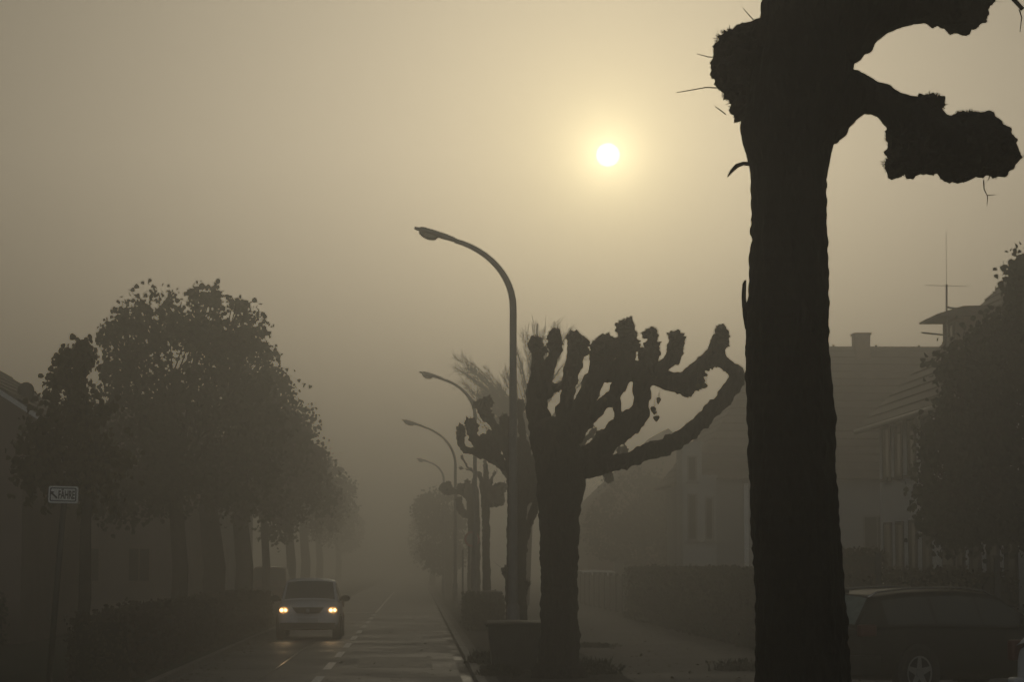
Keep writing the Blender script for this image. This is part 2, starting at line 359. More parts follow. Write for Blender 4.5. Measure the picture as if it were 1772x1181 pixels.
# second tree
Z2 = dict(s=3.107, ox=880, oy=520)
def zc(x, y, r): return ((x-880)*3.107, (y-520)*3.107, r*3.107)
pollard(40, [zc(967,1230,42), zc(967,1181,39), zc(968,1100,36), zc(968,1000,34), zc(968,930,36), zc(967,880,40), zc(972,840,45), zc(970,800,46), zc(955,760,42)],
 [dict(p=[(250,860,80),(190,730,72),(155,600,68),(150,480,62),(160,400,45),(160,320,40),(150,250,44)], h=[(145,228,42),(175,270,36)], dz=.1),
  dict(p=[(190,500,50),(215,400,32),(228,330,32),(250,270,42),(250,220,44)], h=[(245,198,44),(262,240,36)], dz=-.15),
  dict(p=[(300,780,90),(305,640,62),(318,520,42),(325,440,46),(350,340,50),(370,270,60),(370,230,56)], h=[(355,205,44),(392,240,44)], dz=.2),
  dict(p=[(210,470,40),(262,468,26),(320,440,40)], head=0, dz=.1),
  dict(p=[(330,720,85),(390,600,66),(430,500,62),(470,420,62),(500,340,68),(510,270,62)], h=[(520,235,60),(480,250,44),(478,300,46),(560,260,50)], dz=-.35),
  dict(p=[(340,700,60),(420,640,52),(500,570,42),(570,510,42),(610,440,50),(625,350,68),(640,260,60),(638,190,60)], h=[(628,150,52),(645,130,38),(650,240,54)], dz=-.1),
  dict(p=[(560,380,80),(650,390,62),(730,370,62)], head=0),
  dict(p=[(588,640,24),(590,560,24),(580,480,30)], head=0, dz=.1),
  dict(p=[(420,870,85),(500,790,72),(580,710,76),(650,660,72),(700,620,60),(716,540,46),(718,450,60),(745,370,62),(765,300,58),(778,240,46)], h=[(768,185,44),(752,290,50)], dz=.25),
  dict(p=[(790,390,58),(840,350,36),(880,310,44),(900,255,46)], h=[(905,210,46),(885,195,28),(920,225,34)], dz=-.2),
  dict(p=[(700,380,55),(790,410,62),(870,440,58),(950,440,64)], h=[(1000,430,55),(1020,400,38),(955,470,46)], head=0, dz=.1),
  dict(p=[(960,400,42),(1030,350,42),(1080,320,50),(1120,270,58),(1140,215,50)], h=[(1145,185,44),(1140,165,36),(1110,315,52)], dz=.1),
  dict(p=[(400,900,80),(500,885,58),(600,868,46),(680,845,46),(750,815,50),(830,795,56),(900,755,54),(960,720,50),(1030,660,48),(1090,600,48),(1150,540,50),(1195,480,48),(1225,425,50),(1225,385,45),(1180,350,40),(1130,320,44)], head=0, dz=0)],
 vox=.02, rough=.0175, seed=11, stub=(.04, 45), twigs=1, LR=.95, leaves=[(1141,688,.085),(1132,704,.10),(1136,720,.11),(1139,694,.06),(1222,664,.10),(1207,664,.08),(1048,688,.08),(1133,712,.07)], **Z2,
 label='pollarded tree with many knuckled heads just left of the nearest trunk')
# third tree, behind the tall lamp
def z4(x, y, r): return ((x-680)*2.686, (y-560)*2.686, r*2.686)
pollard(57, [z4(894,1130,22), z4(894,1080,21), z4(893,1040,20), z4(894,985,19), z4(894,900,18), z4(895,850,20), z4(896,810,22), z4(897,780,24)],
 [dict(p=[(590,680,60),(540,690,36),(490,640,34),(440,600,44),(390,600,24),(335,588,20),(316,555,24),(315,520,27)], h=[(315,498,26)], dz=.2),
  dict(p=[(440,600,42),(400,570,34),(378,530,30),(366,490,32)], h=[(360,465,30),(372,480,30)], dz=0),
  dict(p=[(470,600,44),(470,550,44),(455,520,32)], h=[(430,545,32)], dz=.4),
  dict(p=[(560,640,44),(520,570,32),(490,500,26),(455,455,28),(430,420,36)], h=[(420,385,36),(435,370,30),(405,385,30)], dz=-.2),
  dict(p=[(575,660,44),(535,560,34),(525,500,34),(520,460,30)], h=[(520,445,28)], dz=.3),
  dict(p=[(600,640,40),(602,540,26),(595,460,22),(590,400,24)], h=[(590,375,22)], dz=.1),
  dict(p=[(600,740,50),(650,660,34),(700,580,30),(740,500,28)], dz=.4),
  dict(p=[z4(900,880,12), z4(925,850,9), z4(960,835,9), z4(1000,820,8), z4(1040,815,8), z4(1052,822,10)], h=[z4(1054,828,9)], dz=.4),
  dict(p=[z4(905,850,12), z4(960,800,8), z4(1000,765,7), z4(1024,755,7), z4(1027,745,8)], h=[z4(1005,770,9), z4(1078,782,10)], dz=.4),
  dict(p=[z4(1040,812,6), z4(1062,800,6), z4(1078,784,9)], dz=.4),
  dict(p=[z4(898,960,12), z4(912,915,9), z4(924,885,9), z4(930,850,9)], head=0, dz=.5),
  dict(p=[z4(876,1000,7), z4(874,988,8)], dz=-.1), dict(p=[z4(911,1018,7), z4(913,1010,6)], dz=-.1)],
 s=2.686, ox=680, oy=560, vox=.036, rough=.022, seed=31, stub=(.05, 25), twigs=1, LR=.86, label='third pollarded tree, right behind the nearest lamp post')
pollard(83, [z4(843,1060,9), z4(841,960,8), z4(841,900,8), z4(840,860,9), z4(840,840,12)],
 [dict(p=[(430,780,24),(400,700,12),(370,690,9),(345,670,9),(318,617,11)], dz=.2), dict(p=[(380,690,8),(345,680,7),(312,673,10)], dz=.2),
  dict(p=[(430,760,22),(432,700,16),(430,650,16)], dz=0), dict(p=[(440,770,22),(460,720,10),(475,690,10)], dz=.3),
  dict(p=[(445,790,30),(480,780,34),(505,760,28)], h=[(495,820,30),(470,835,24)], dz=-.3)],
 s=2.686, ox=680, oy=560, vox=.06, rough=.02, seed=51, stub=(.05, 8), twigs=0, LR=.95, label='slender pollarded tree with thin candelabra arms, right of the round sign')
pollard(100, [z4(820,1060,13), z4(820,960,12), z4(820,900,12), z4(818,870,12), z4(816,850,14)],
 [dict(p=[(370,830,26),(330,790,18),(290,785,14),(262,785,18),(248,772,28)], h=[(240,765,25),(258,755,22)], dz=.2),
  dict(p=[(340,800,16),(318,775,18),(315,760,22)], dz=.4), dict(p=[(375,810,24),(350,770,16),(345,738,17)], dz=-.2),
  dict(p=[(375,840,26),(375,780,18),(378,730,14)], dz=0), dict(p=[(365,900,20),(330,890,20),(310,860,22),(308,820,16)], dz=.3)],
 s=2.686, ox=680, oy=560, vox=.07, rough=.022, seed=71, stub=(.05, 8), twigs=0, LR=.95, label='stocky pollarded tree whose trunk carries the round sign in front of it')

b = MB(); r9 = random.Random(99)
for _ in range(420):
    yq = 38+60*r9.random()**1.7; uq = UL+abs(r9.gauss(0, .28)) if r9.random() < .6 else r9.uniform(UL, UR)
    leafquad(b, R(uq, yq, .012), Vector((r9.gauss(0, 1), r9.gauss(0, 1), r9.gauss(0, .15))), Vector((0, 0, 1)), r9.uniform(.05, .09))
for _ in range(500):
    leafquad(b, R(r9.uniform(1.2, 7), 38+50*r9.random()**1.5, .135), Vector((r9.gauss(0, 1), r9.gauss(0, 1), r9.gauss(0, .15))), Vector((0, 0, 1)), r9.uniform(.05, .09))
tag(b.build('fallen_leaves', M['leaf_y']), label='fallen leaves scattered over road edge and pavement', cat='leaves', kind='stuff')
# ------------------------------------------------------------------ leafy trees
def crown(blobs, D, n, size, clump=.22, droop=.6, seed=0, dz=1.0, org=None, fill=.5, gap=-.12):
    r_ = random.Random(seed); mb = MB()
    tot = sum(b[2]*b[3] for b in blobs)
    for bx, by, rx, ry, *o in blobs:
        dep = o[0] if o else 0
        c = W(bx, by, D+dep); sx, sz = rx*(D+dep)/F, ry*(D+dep)/F; sy = (sx+sz)/2*dz
        k = int(n*rx*ry/tot/7)
        for _ in range(k):
            while True:
                v = Vector((r_.uniform(-1, 1), r_.uniform(-1, 1), r_.uniform(-1, 1)))
                if v.length < 1: break
            q = v.normalized()*(v.length**fill) if v.length > 0 else v
            cc = c + Vector((q.x*sx, q.y*sy, q.z*sz))
            if noise.noise(cc*1.25+Vector((seed, 0, 0))) < gap: continue
            for _ in range(r_.randint(4, 11)):
                p = cc + Vector((r_.gauss(0, clump), r_.gauss(0, clump), r_.gauss(0, clump)))
                d = Vector((r_.gauss(0, .7), r_.gauss(0, .7), r_.gauss(-droop, .5)))
                leafquad(mb, p-org, d, Vector((r_.gauss(0, 1), r_.gauss(0, 1), r_.gauss(0, 1))), size*r_.uniform(.65, 1.15))
    return mb
def leafy(name, D, tx, ty0, tr, top, blobs, n, size, mt='leaf', label='', seed=0, group=None, base_z=.1, clump=.18, sprigs=15, tx2=None, droop=.6, fill=.5, cat='tree', gap=-.12, reach=1.28):
    b0 = W(tx, ty0, D); b0.z = base_z
    root = empty(name, b0, label=label, cat=cat, group=group)
    r_ = random.Random(seed+5); tb = MB(); sp = MB()
    t0 = Vector((0, 0, -.1)); t1 = W(tx2 or tx, top, D)-b0; R0 = tr*D/F
    m1 = t0.lerp(t1, .35)+Vector((R0*.3, 0, 0)); m2 = t0.lerp(t1, .7)-Vector((R0*.3, 0, 0))
    tb.tube([t0, t0+Vector((0, 0, .25)), m1, m2, t1], [R0*1.35, R0*1.08, R0, R0*.85, R0*.5], 12)
    for i, (bx, by, rx, ry, *o) in enumerate(blobs):
        dep = o[0] if o else 0; c = W(bx, by, D+dep)-b0; sx = rx*D/F; sz = ry*D/F
        a = t0.lerp(t1, r_.uniform(.72, 1.0)); mid = a.lerp(c, .5)+Vector((0, 0, -.15*(c-a).length*.5))
        tb.tube([a, mid, c], [R0*.42, R0*.28, R0*.14], 7, False)
        for _ in range(sprigs):
            v = Vector((r_.gauss(0, .6), r_.gauss(0, .6), r_.gauss(.25, .6))).normalized()
            e = c+Vector((v.x*sx, v.y*sx, v.z*sz))*1.02
            e = c+(e-c)*r_.uniform(.95, reach); k0 = c.lerp(e, .5)+Vector((0, 0, .1))
            tb.tube([c.lerp(mid, r_.uniform(0, .5)), k0, e], [R0*.13, R0*.09, .006], 5, False)
            for q in range(20):
                p = k0.lerp(e, r_.uniform(.2, 1.03))+Vector((r_.gauss(0, .05), r_.gauss(0, .05), r_.gauss(-.03, .06)))
                leafquad(sp, p, Vector((r_.gauss(0, .6), r_.gauss(0, .6), -.8)), Vector((r_.gauss(0, 1), r_.gauss(0, 1), 0)), size*r_.uniform(.6, 1.05))
    tb.build('trunk', M[mt if mt in ('bark',) else 'bark2'], root, True)
    cm = crown(blobs, D, n, size, clump, droop, seed, org=b0, fill=fill, gap=gap); cm.add(sp.v, sp.f); cm.build('crown', M[mt], root)
    return root
G1 = 'leafy street trees along the left kerb'
leafy('lime_tree', 45, 136, 1181, 11, 800, [(120,700,36,60),(95,760,55,60),(150,760,50,70),(85,820,52,45),(150,840,50,42),(60,800,34,50),(170,800,50,60),(120,650,25,40,.3),(145,625,14,30)], 1500, .12, 'leaf_y', tx2=158, droop=.9, gap=0, sprigs=17, reach=1.5,
      label='small young tree with sparse yellowing leaves behind the sign', seed=1, group=G1, clump=.2, fill=.8)
leafy('lime_tree', 65, 308, 1104, 14, 760, [(345,548,52,50),(262,552,60,48),(215,606,44,52),(400,566,48,48),(300,640,105,90),(420,640,48,70),(230,700,75,80),(350,740,95,90),(240,800,90,75,-.5),(440,740,50,65),(330,830,95,55),(215,860,80,42),(430,820,45,50)], 17000, .13,
      'leaf', label='tallest and fullest leafy tree on the left, broad rounded crown', seed=2, group=G1)
leafy('lime_tree', 76, 366, 1088, 19, 790, [(430,640,52,62),(470,700,46,58),(400,720,70,80),(460,780,66,60),(370,820,60,60),(500,760,34,40),(430,860,60,44)], 8500, .13, 'leaf', label='leafy tree with the thickest trunk, second in the left row', seed=3, group=G1)
leafy('lime_tree', 88, 419, 1074, 15, 810, [(500,740,44,48),(470,800,60,60),(520,790,44,48),(440,850,50,50),(545,800,22,36),(500,860,48,40)], 6500, .13, 'leaf_br', label='brownish leafy tree directly above the dark red parked car', seed=4, group=G1)
leafy('lime_tree', 102, 459, 1060, 7, 840, [(520,810,36,44),(490,860,48,48),(545,850,36,46),(480,910,34,28)], 4500, .14, 'leaf', label='thin-trunked leafy tree in front of the dark red parked car', seed=5, group=G1)
leafy('lime_tree', 134, 502, 1047, 8, 860, [(550,850,34,48),(525,890,38,40),(572,830,22,34),(575,880,22,36)], 3600, .15, 'leaf_br', label='leafy tree just above the silver car roof, half lost in fog', seed=6, group=G1)
leafy('lime_tree', 168, 527, 1038, 8, 870, [(575,870,32,42),(555,900,32,34),(600,860,18,32)], 2800, .16, 'leaf', label='faint leafy tree, next one beyond the silver car', seed=7, group=G1)
leafy('lime_tree', 215, 552, 1028, 6, 890, [(592,892,26,42),(575,912,26,32)], 2200, .18, 'leaf', label='very faint leafy tree, second from the far end of the left row', seed=8, group=G1)
leafy('lime_tree', 270, 585, 1020, 5, 900, [(612,915,16,34),(600,932,18,26)], 1800, .2, 'leaf', label='last faint leafy tree of the left row, almost dissolved in fog', seed=9, group=G1)
leafy('garden_tree', 120, 1110, 1048, 7, 900, [(1100,880,62,60),(1150,880,52,70),(1060,920,50,50),(1120,940,70,44),(1175,930,40,50)], 6500, .17, 'leaf_br', label='rusty brown garden tree beyond the pale fence', seed=20)
leafy('garden_tree', 160, 775, 1041, 7, 900, [(765,885,34,42),(750,930,28,44),(785,930,26,44),(735,880,18,26),(770,970,34,28)], 5200, .17, 'leaf_d', label='bushy tree at the right kerb, left of the round sign', seed=21)
leafy('garden_tree', 225, 748, 1027, 5, 910, [(742,900,26,36),(728,935,20,36),(745,950,26,32)], 3000, .19, 'leaf_d', label='faint bushy tree right beside the far end of the road', seed=22)
leafy('garden_tree', 47, 1800, 1155, 16, 800, [(1800,540,46,80),(1758,600,46,66),(1705,618,44,50),(1672,690,48,62),(1740,700,80,100),(1665,780,62,70),(1640,850,46,50),(1740,830,85,80),(1690,890,70,46),(1790,880,60,60),(1650,900,42,34),(1788,480,22,50),(1768,486,14,40),(1648,650,22,32)], 22000, .115, 'leaf_d',
      label='dense dark tree at the right edge in front of the house', seed=23, droop=1.1, clump=.18)
# large wispy tree behind the lamp
def wispy(D, bx, label):
    b0 = W(bx, 1050, D); b0.z = .12; root = empty('larch_tree', b0, label=label, cat='tree')
    r_ = random.Random(44); tb = MB(); top = W(bx+25, 560, D)-b0
    tb.tube([(0, 0, -.1), Vector((0, 0, 0)).lerp(top, .5), top], [.28, .2, .05], 10); tb.build('trunk', M['bark2'], root, True)
    fb = MB()
    ends = [(786,618),(792,640),(800,625),(812,650),(805,668),(822,640),(838,655),(848,672),(830,684),(862,668),(870,690),(850,700),(880,690),(905,578),(925,565),(915,600),(940,585),(895,610),(960,560),(985,575),(1010,590),(1000,620),(965,600),(900,640),(875,640),(1020,650),(880,720),(840,715),(825,700),(850,680),(868,650),(858,690),(872,705),(845,668),(830,672),(862,725),(815,640)]
    ends += [(x_+r_.gauss(0, 9)+6, y_+r_.gauss(0, 9)+8) for x_, y_ in ends*2]
    for ex, ey in ends:
        e = W(ex, ey, D+r_.uniform(-1.5, 1.5))-b0
        k = min(.95, max(.3, (e.z-1.6)/top.z)); a = Vector((0, 0, 0)).lerp(top, k-.1)
        mid = a.lerp(e, .5)+Vector((0, 0, .1)); pts = [a, a.lerp(mid, .6), mid, mid.lerp(e, .5)+Vector((0, 0, .06)), e]
        fb.tube(pts, [.035, .03, .022, .014, .005], 5, False)
        for _ in range(75):
            t = r_.random()**.8*4; i = min(3, int(t)); p = pts[i].lerp(pts[i+1], t-i)
            d = (e-a).normalized()*.6+Vector((r_.gauss(0, .3), r_.gauss(0, .3), r_.gauss(.0, .45)))
            l = r_.uniform(.15, .6); w = Vector((d.z, 0, -d.x)).normalized()*.009
            q = p+d*l*.55+Vector((0, 0, -.03)); z_ = p+d*l
            fb.add([p-w, p+w, q+w, z_, q-w], [(0, 1, 2, 3, 4)])
            for _ in range(2):
                g = p.lerp(z_, r_.random()); h_ = g+Vector((r_.gauss(0, .06), r_.gauss(0, .06), r_.uniform(-.16, .04)))
                fb.add([g-w, g+w, h_], [(0, 1, 2)])
    fb.build('crown', M['leaf_d'], root)
wispy(112, 905, 'feathery tree with drooping sprays, behind the nearest lamp post')

# ------------------------------------------------------------------ hedges and low plants
def hedge(name, u0, u1, y0, y1, h, n, label, mt='hedge', sz=.07, zb=.1, hvar=.08, seed=0, group=None, top_only=False):
    o = R(u0, y0, zb); root = None
    r_ = random.Random(seed); mb = MB()
    L_ = y1-y0; wdt = u1-u0; nx = max(2, int(L_/.8))
    def P(a, bb, c): return Vector((a + RS*bb, bb, c))
    def hh(yy): return h + hvar*noise.noise(Vector((yy*.35+seed, 0, 0)))*2
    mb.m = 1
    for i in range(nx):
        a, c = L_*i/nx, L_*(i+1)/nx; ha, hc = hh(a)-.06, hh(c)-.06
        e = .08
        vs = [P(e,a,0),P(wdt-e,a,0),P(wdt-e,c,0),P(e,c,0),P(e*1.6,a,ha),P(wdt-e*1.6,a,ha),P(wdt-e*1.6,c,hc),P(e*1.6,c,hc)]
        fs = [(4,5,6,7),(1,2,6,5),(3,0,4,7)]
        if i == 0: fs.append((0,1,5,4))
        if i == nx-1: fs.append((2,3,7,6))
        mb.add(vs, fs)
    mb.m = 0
    for _ in range(n):
        b_ = r_.random()*L_; f = r_.random(); ht = hh(b_)
        per = ht*2+wdt
        if r_.random() < min(.25, wdt/(L_+1e-6)): b_ = 0; p = P(r_.random()*wdt, 0, r_.random()*ht)
        else:
            q = f*per
            if q < ht: p = P(0, b_, q)
            elif q < ht+wdt: p = P(q-ht, b_, ht)
            else: p = P(wdt, b_, q-ht-wdt)
        p += Vector((r_.gauss(0, .045), r_.gauss(0, .045), r_.gauss(0, .04)+ (.05 if r_.random() < .05 else 0)))
        leafquad(mb, p, Vector((r_.gauss(0, 1), r_.gauss(0, 1), r_.gauss(.2, 1))), Vector((r_.gauss(0, 1), r_.gauss(0, 1), r_.gauss(0, 1))), sz*r_.uniform(.6, 1.3))
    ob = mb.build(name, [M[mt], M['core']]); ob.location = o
    return tag(ob, label=label, cat='hedge', group=group)
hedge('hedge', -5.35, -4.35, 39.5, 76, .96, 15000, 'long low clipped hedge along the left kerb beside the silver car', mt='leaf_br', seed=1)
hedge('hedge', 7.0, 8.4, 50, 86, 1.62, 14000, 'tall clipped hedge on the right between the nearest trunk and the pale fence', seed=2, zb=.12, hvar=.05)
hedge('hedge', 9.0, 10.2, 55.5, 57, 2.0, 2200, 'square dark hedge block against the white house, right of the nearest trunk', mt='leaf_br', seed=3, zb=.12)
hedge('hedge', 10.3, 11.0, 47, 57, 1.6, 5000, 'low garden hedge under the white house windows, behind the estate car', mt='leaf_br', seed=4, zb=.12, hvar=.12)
hedge('hedge', -13.5, -7.4, 37, 41, 2.5, 9000, 'dark overgrown hedge at the left edge behind the sign post', mt='leaf_d', seed=5, hvar=.3, sz=.09)
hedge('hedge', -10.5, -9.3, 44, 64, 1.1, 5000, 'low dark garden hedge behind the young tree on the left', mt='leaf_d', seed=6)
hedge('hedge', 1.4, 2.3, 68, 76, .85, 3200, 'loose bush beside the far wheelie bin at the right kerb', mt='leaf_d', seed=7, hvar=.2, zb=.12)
def tuft(px, D, w, h, label, seed, n=260, z=.12):
    r_ = random.Random(seed); c = Vector((GX(px, D), D, z)); mb = MB()
    for _ in range(n):
        a = Vector((r_.gauss(0, w*.35), r_.gauss(0, w*.35), 0)); d = Vector((r_.gauss(0, .5), r_.gauss(0, .5), 1)); l = h*r_.uniform(.3, 1)**1.6
        e = a+d.normalized()*l; s = Vector((.008, 0, 0)); m_ = a.lerp(e, .6)+Vector((0, 0, .04))
        mb.add([a-s, a+s, m_+s, e, m_-s], [(0, 1, 2, 3, 4)])
        for _ in range(2): leafquad(mb, a.lerp(m_, r_.random()), Vector((r_.gauss(0, 1), r_.gauss(0, 1), r_.gauss(0, .6))), Vector((0, 0, 1)), .07)
    o = mb.build('weed_clump', M['leaf_d']); o.location = c
    return tag(o, label=label, cat='weeds', group='weeds on the right-hand pavement')
tuft(1022, 41.5, .5, .34, 'weed clump at the right foot of the many-headed pollard', 1, 420)
tuft(1030, 55, .5, .12, 'low weed patch on the open pavement right of the many-headed pollard', 2)
tuft(840, 46, .4, .3, 'small weed clump at the kerb left of the near wheelie bins', 3)
tuft(866, 41, .35, .22, 'bottom weed clump beside the kerb, below the near wheelie bins', 4, 500)
tuft(1285, 43, .6, .25, 'weed clump on the pavement touching the nearest black trunk', 5)

# ------------------------------------------------------------------ street lamps
def lamp(D, px, hy, tipx, label, r0=.07):
    base = Vector((GX(px, D), D, .12)); root = empty('street_lamp', base, label=label, cat='street lamp', group='street lamps along the right kerb')
    top = W(px, hy, D).z-.12; reach = abs(GX(tipx, D)-base.x)
    arm = reach*.60; hgt = arm*1.30
    pts = [(0, 0, 0), (0, 0, 1.2), (0, 0, top-hgt-.9)]; rr = [r0*1.15, r0*1.1, r0*.86]
    for i in range(13):
        a = i/12; th = a*math.radians(72)
        pts.append((-arm*(1-math.cos(th))/(1-math.cos(math.radians(72))), 0, top-hgt-.0+ (hgt-.16)*math.sin(th)/math.sin(math.radians(72)))); rr.append(r0*(.84-.26*a))
    o = MB().tube(pts, rr, 16).build('pole', M['lampgrey'], root, True)
    MB().tube([(0, 0, 0), (0, 0, 1.0), (0, 0, 1.04)], [r0*1.5, r0*1.5, r0*1.1], 16).build('base_sleeve', M['lampgrey'], root, True)
    e = Vector(pts[-1]); d = (Vector(pts[-1])-Vector(pts[-2])).normalized(); hl = reach-arm
    n_ = Vector((0, 0, 1)) - d*d.z; n_.normalize()
    mb = MB(); prof = [(0, .045, .06), (.06, .06, .075), (.35*hl, .075, .11), (.7*hl, .075, .15), (.92*hl, .070, .14), (1.0*hl, .055, .10)]
    vs = []; k = 12
    for s_, hz, hw in prof:
        for q in range(k):
            w = 2*math.pi*q/k; cz = math.sin(w)
            vs.append(e-d*.03+d*s_*1.0 + n_*(hz*(cz if cz > 0 else cz*.55)) + Vector((0, hw*math.cos(w), 0)))
    fs = [(i*k+q, i*k+(q+1) % k, (i+1)*k+(q+1) % k, (i+1)*k+q) for i in range(len(prof)-1) for q in range(k)]
    fs += [tuple(range(k)), tuple((len(prof)-1)*k+q for q in range(k))]
    h = mb.add(vs, fs).build('lamp_head', M['lampgrey'], root, True)
    MB().tube([e+d*(hl-.04), e+d*(hl+.07)], [.035, .03], 8).build('latch', M['lampgrey'], h)
    mb = MB(); vs = []; pr = [(.44*hl, .0), (.50*hl, .075), (.64*hl, .105), (.82*hl, .09), (.94*hl, .045), (.955*hl, 0)]
    for s_, dp in pr:
        for q in range(7):
            w = math.pi*q/6; vs.append(e+d*s_ - n_*(.035+dp*math.sin(w)) + Vector((0, .12*math.cos(w), 0)))
    fs = [(i*7+q, i*7+q+1, (i+1)*7+q+1, (i+1)*7+q) for i in range(len(pr)-1) for q in range(6)]
    MB().add(vs, fs).build('lens', M['lens'], root, True)
    return root
lamp(47, 888, 402, 719, 'nearest and tallest street lamp with a curved arm', .078)
lamp(80, 822, 648, 727, 'second street lamp, below and left of the nearest one')
lamp(107, 788, 733, 696, 'third street lamp along the kerb, thin and foggy')
lamp(139, 768, 795, 722, 'fourth street lamp, the faintest, just above the bushy tree')

# ------------------------------------------------------------------ signs
sb = Vector((GX(90, 38)+.0, 38, .10)); root = empty('direction_sign', sb, label='white street sign reading FÄHRE with an arrow, on a leaning pole', cat='sign')
top = W(111, 868, 38)-sb
MB().tube([(0, 0, -.1), top*.5, top + (top.normalized()*.22)], .045, 12).build('pole', M['dark'], root, True)
bd = empty('x', (0, 0, 0)); bpy.data.objects.remove(bd)
cen = W(111, 857, 38)-sb; cen.y -= .065; sw, sh = 52*38/F/2, 29*38/F/2
tl = Matrix.Translation(cen) @ Matrix.Rotation(math.radians(1.5), 4, 'Y') @ Matrix.Rotation(math.radians(-6), 4, 'Z')
def rr_poly(w, h, r, n=5):
    out = []
    for cx_, cz_, a0 in ((w-r, h-r, 0), (-w+r, h-r, 90), (-w+r, -h+r, 180), (w-r, -h+r, 270)):
        for i in range(n+1):
            a = math.radians(a0+90*i/n); out.append((cx_+r*math.cos(a), cz_+r*math.sin(a)))
    return out
def flat(poly, y0, y1, mname, name, par):
    mb = MB().prism(poly, y0, y1); mb.v = [tuple(tl @ Vector(v)) for v in mb.v]; return mb.build(name, M[mname], par)
board = flat(rr_poly(sw, sh, .03), -.012, .012, 'signw', 'board', root)
mb = MB()
o_ = rr_poly(sw-.022, sh-.022, .025); i_ = rr_poly(sw-.038, sh-.038, .018); k = len(o_)
vs = [tl @ Vector((p[0], -.0155, p[1])) for p in o_+i_]
mb.add(vs, [(i, (i+1) % k, (i+1) % k+k, i+k) for i in range(k)]).build('border', M['signk'], board)
ax_ = -sw+.098; mb = MB()
ar = [(-.062, .052), (-.008, .045), (-.026, .024), (.045, -.040), (.027, -.060), (-.046, .006), (-.066, -.008)]
mb.add([tl @ Vector((ax_+p[0], -.0158, p[1]-.004)) for p in ar], [tuple(range(len(ar)))]).build('arrow', M['signk'], board)
cu = bpy.data.curves.new('t', 'FONT'); cu.body = 'FÄHRE'; cu.size = .165; cu.align_x = 'CENTER'; cu.align_y = 'CENTER'; cu.offset = .005
to = bpy.data.objects.new('t', cu); COL.objects.link(to); dg = bpy.context.evaluated_depsgraph_get()
tm = bpy.data.meshes.new_from_object(to.evaluated_get(dg)); bpy.data.objects.remove(to)
tm.transform(tl @ Matrix.Translation((.052, -.0162, -.008)) @ Matrix.Rotation(math.pi/2, 4, 'X') @ Matrix.Diagonal((.52, 1, 1, 1)))
tm.materials.clear(); link('lettering', tm, M['signk'], board)
for s_ in (-.05, .05): MB().box((cen.x-.05, cen.y+.012, cen.z+s_-.012), (cen.x+.05, cen.y+.11, cen.z+s_+.012)).build('clamp', M['galv'], board)

rb = Vector((GX(815, 97), 97, .12)); root = empty('round_sign', rb, label='round traffic sign with a darker rim in front of the stocky pollard trunk', cat='sign')
rt = W(817, 934, 97)-rb
MB().tube([(0, 0, 0), (0, 0, rt.z+.32)], .035, 10).build('pole', M['galv'], root, True)
def disc(c, r0, r1, y, mname, name, par):
    mb = MB(); n = 32
    if r0 <= 0: mb.prism([(c.x+r1*math.cos(2*math.pi*i/n), c.z+r1*math.sin(2*math.pi*i/n)) for i in range(n)], y, y+.02)
    else:
        vs = [(c.x+r*math.cos(2*math.pi*i/n), y, c.z+r*math.sin(2*math.pi*i/n)) for r in (r1, r0) for i in range(n)]
        mb.add(vs, [(i, (i+1) % n, (i+1) % n+n, i+n) for i in range(n)])
    return mb.build(name, M[mname], par)
d_ = disc(rt, 0, .30, -.07, 'galv', 'disc', root); disc(rt, .225, .30, -.074, 'signr', 'rim', d_)
pb = Vector((GX(801, 92), 92, .12)); root = empty('post', pb, label='slim bare metal post left of the round sign', cat='post')
MB().tube([(0, 0, 0), (0, 0, 2.3)], .035, 10).build('shaft', M['galv'], root, True); MB().tube([(0, 0, 2.3), (0, 0, 2.34)], [.042, .03], 10).build('cap', M['galv'], root, True)

# ------------------------------------------------------------------ wheelie bins
def bins(px, D, w, d, h, rz, label, mt='bin'):
    root = empty('wheelie_bin', (GX(px, D), D, .126), rz, label=label, cat='bin', group='wheelie bins at the right kerb')
    mb = MB(); a, c = w*.40, w*.5; e, f = d*.38, d*.5
    mb.add([(-a,-e,.05),(a,-e,.05),(a,e,.05),(-a,e,.05),(-c*.98,-f*.98,h*.88),(c*.98,-f*.98,h*.88),(c*.98,f*.98,h*.88),(-c*.98,f*.98,h*.88)], [(0,3,2,1),(4,5,6,7),(0,1,5,4),(1,2,6,5),(2,3,7,6),(3,0,4,7)])
    mb.box((-c, -f, h*.88), (c, f, h*.925))
    for s_ in (-.3, 0, .3): mb.box((w*s_-.015, -f*.86, .2), (w*s_+.015, -f*.80, h*.6))
    bo = mb.build('body', M[mt], root)
    bv = bo.modifiers.new('b', 'BEVEL'); bv.width = .012; bv.segments = 2
    mb = MB(); vs = []; nn = 7
    for i in range(nn):
        t = i/(nn-1); yy = -f*1.06+t*f*2.1; z = h*.93+.055*math.sin(math.pi*t)
        vs += [(-c*1.05, yy, z-.035), (-c*1.0, yy, z), (0, yy, z+.012), (c*1.0, yy, z), (c*1.05, yy, z-.035)]
    mb.add(vs, [(i*5+q, i*5+q+1, (i+1)*5+q+1, (i+1)*5+q) for i in range(nn-1) for q in range(4)])
    li = mb.build('lid', M[mt], root, True); so = li.modifiers.new('s', 'SOLIDIFY'); so.thickness = .02
    MB().tube([(-c*.7, f*1.15, h*.9), (c*.7, f*1.15, h*.9)], .016, 8).build('handle', M[mt], root)
    for s_ in (-1, 1): MB().tube([(s_*a*.85, e+.03, .1), (s_*(a*.85+.06), e+.03, .1)], .1, 16).build('wheel', M['rubber'], root)
    return root
bins(889, 42, .88, .70, .85, .04, 'wide dark refuse bin with a lipped lid, between the kerb and the many-headed pollard')
bins(850, 72, .58, .70, 1.06, .1, 'distant wheelie bin beside the loose bush')

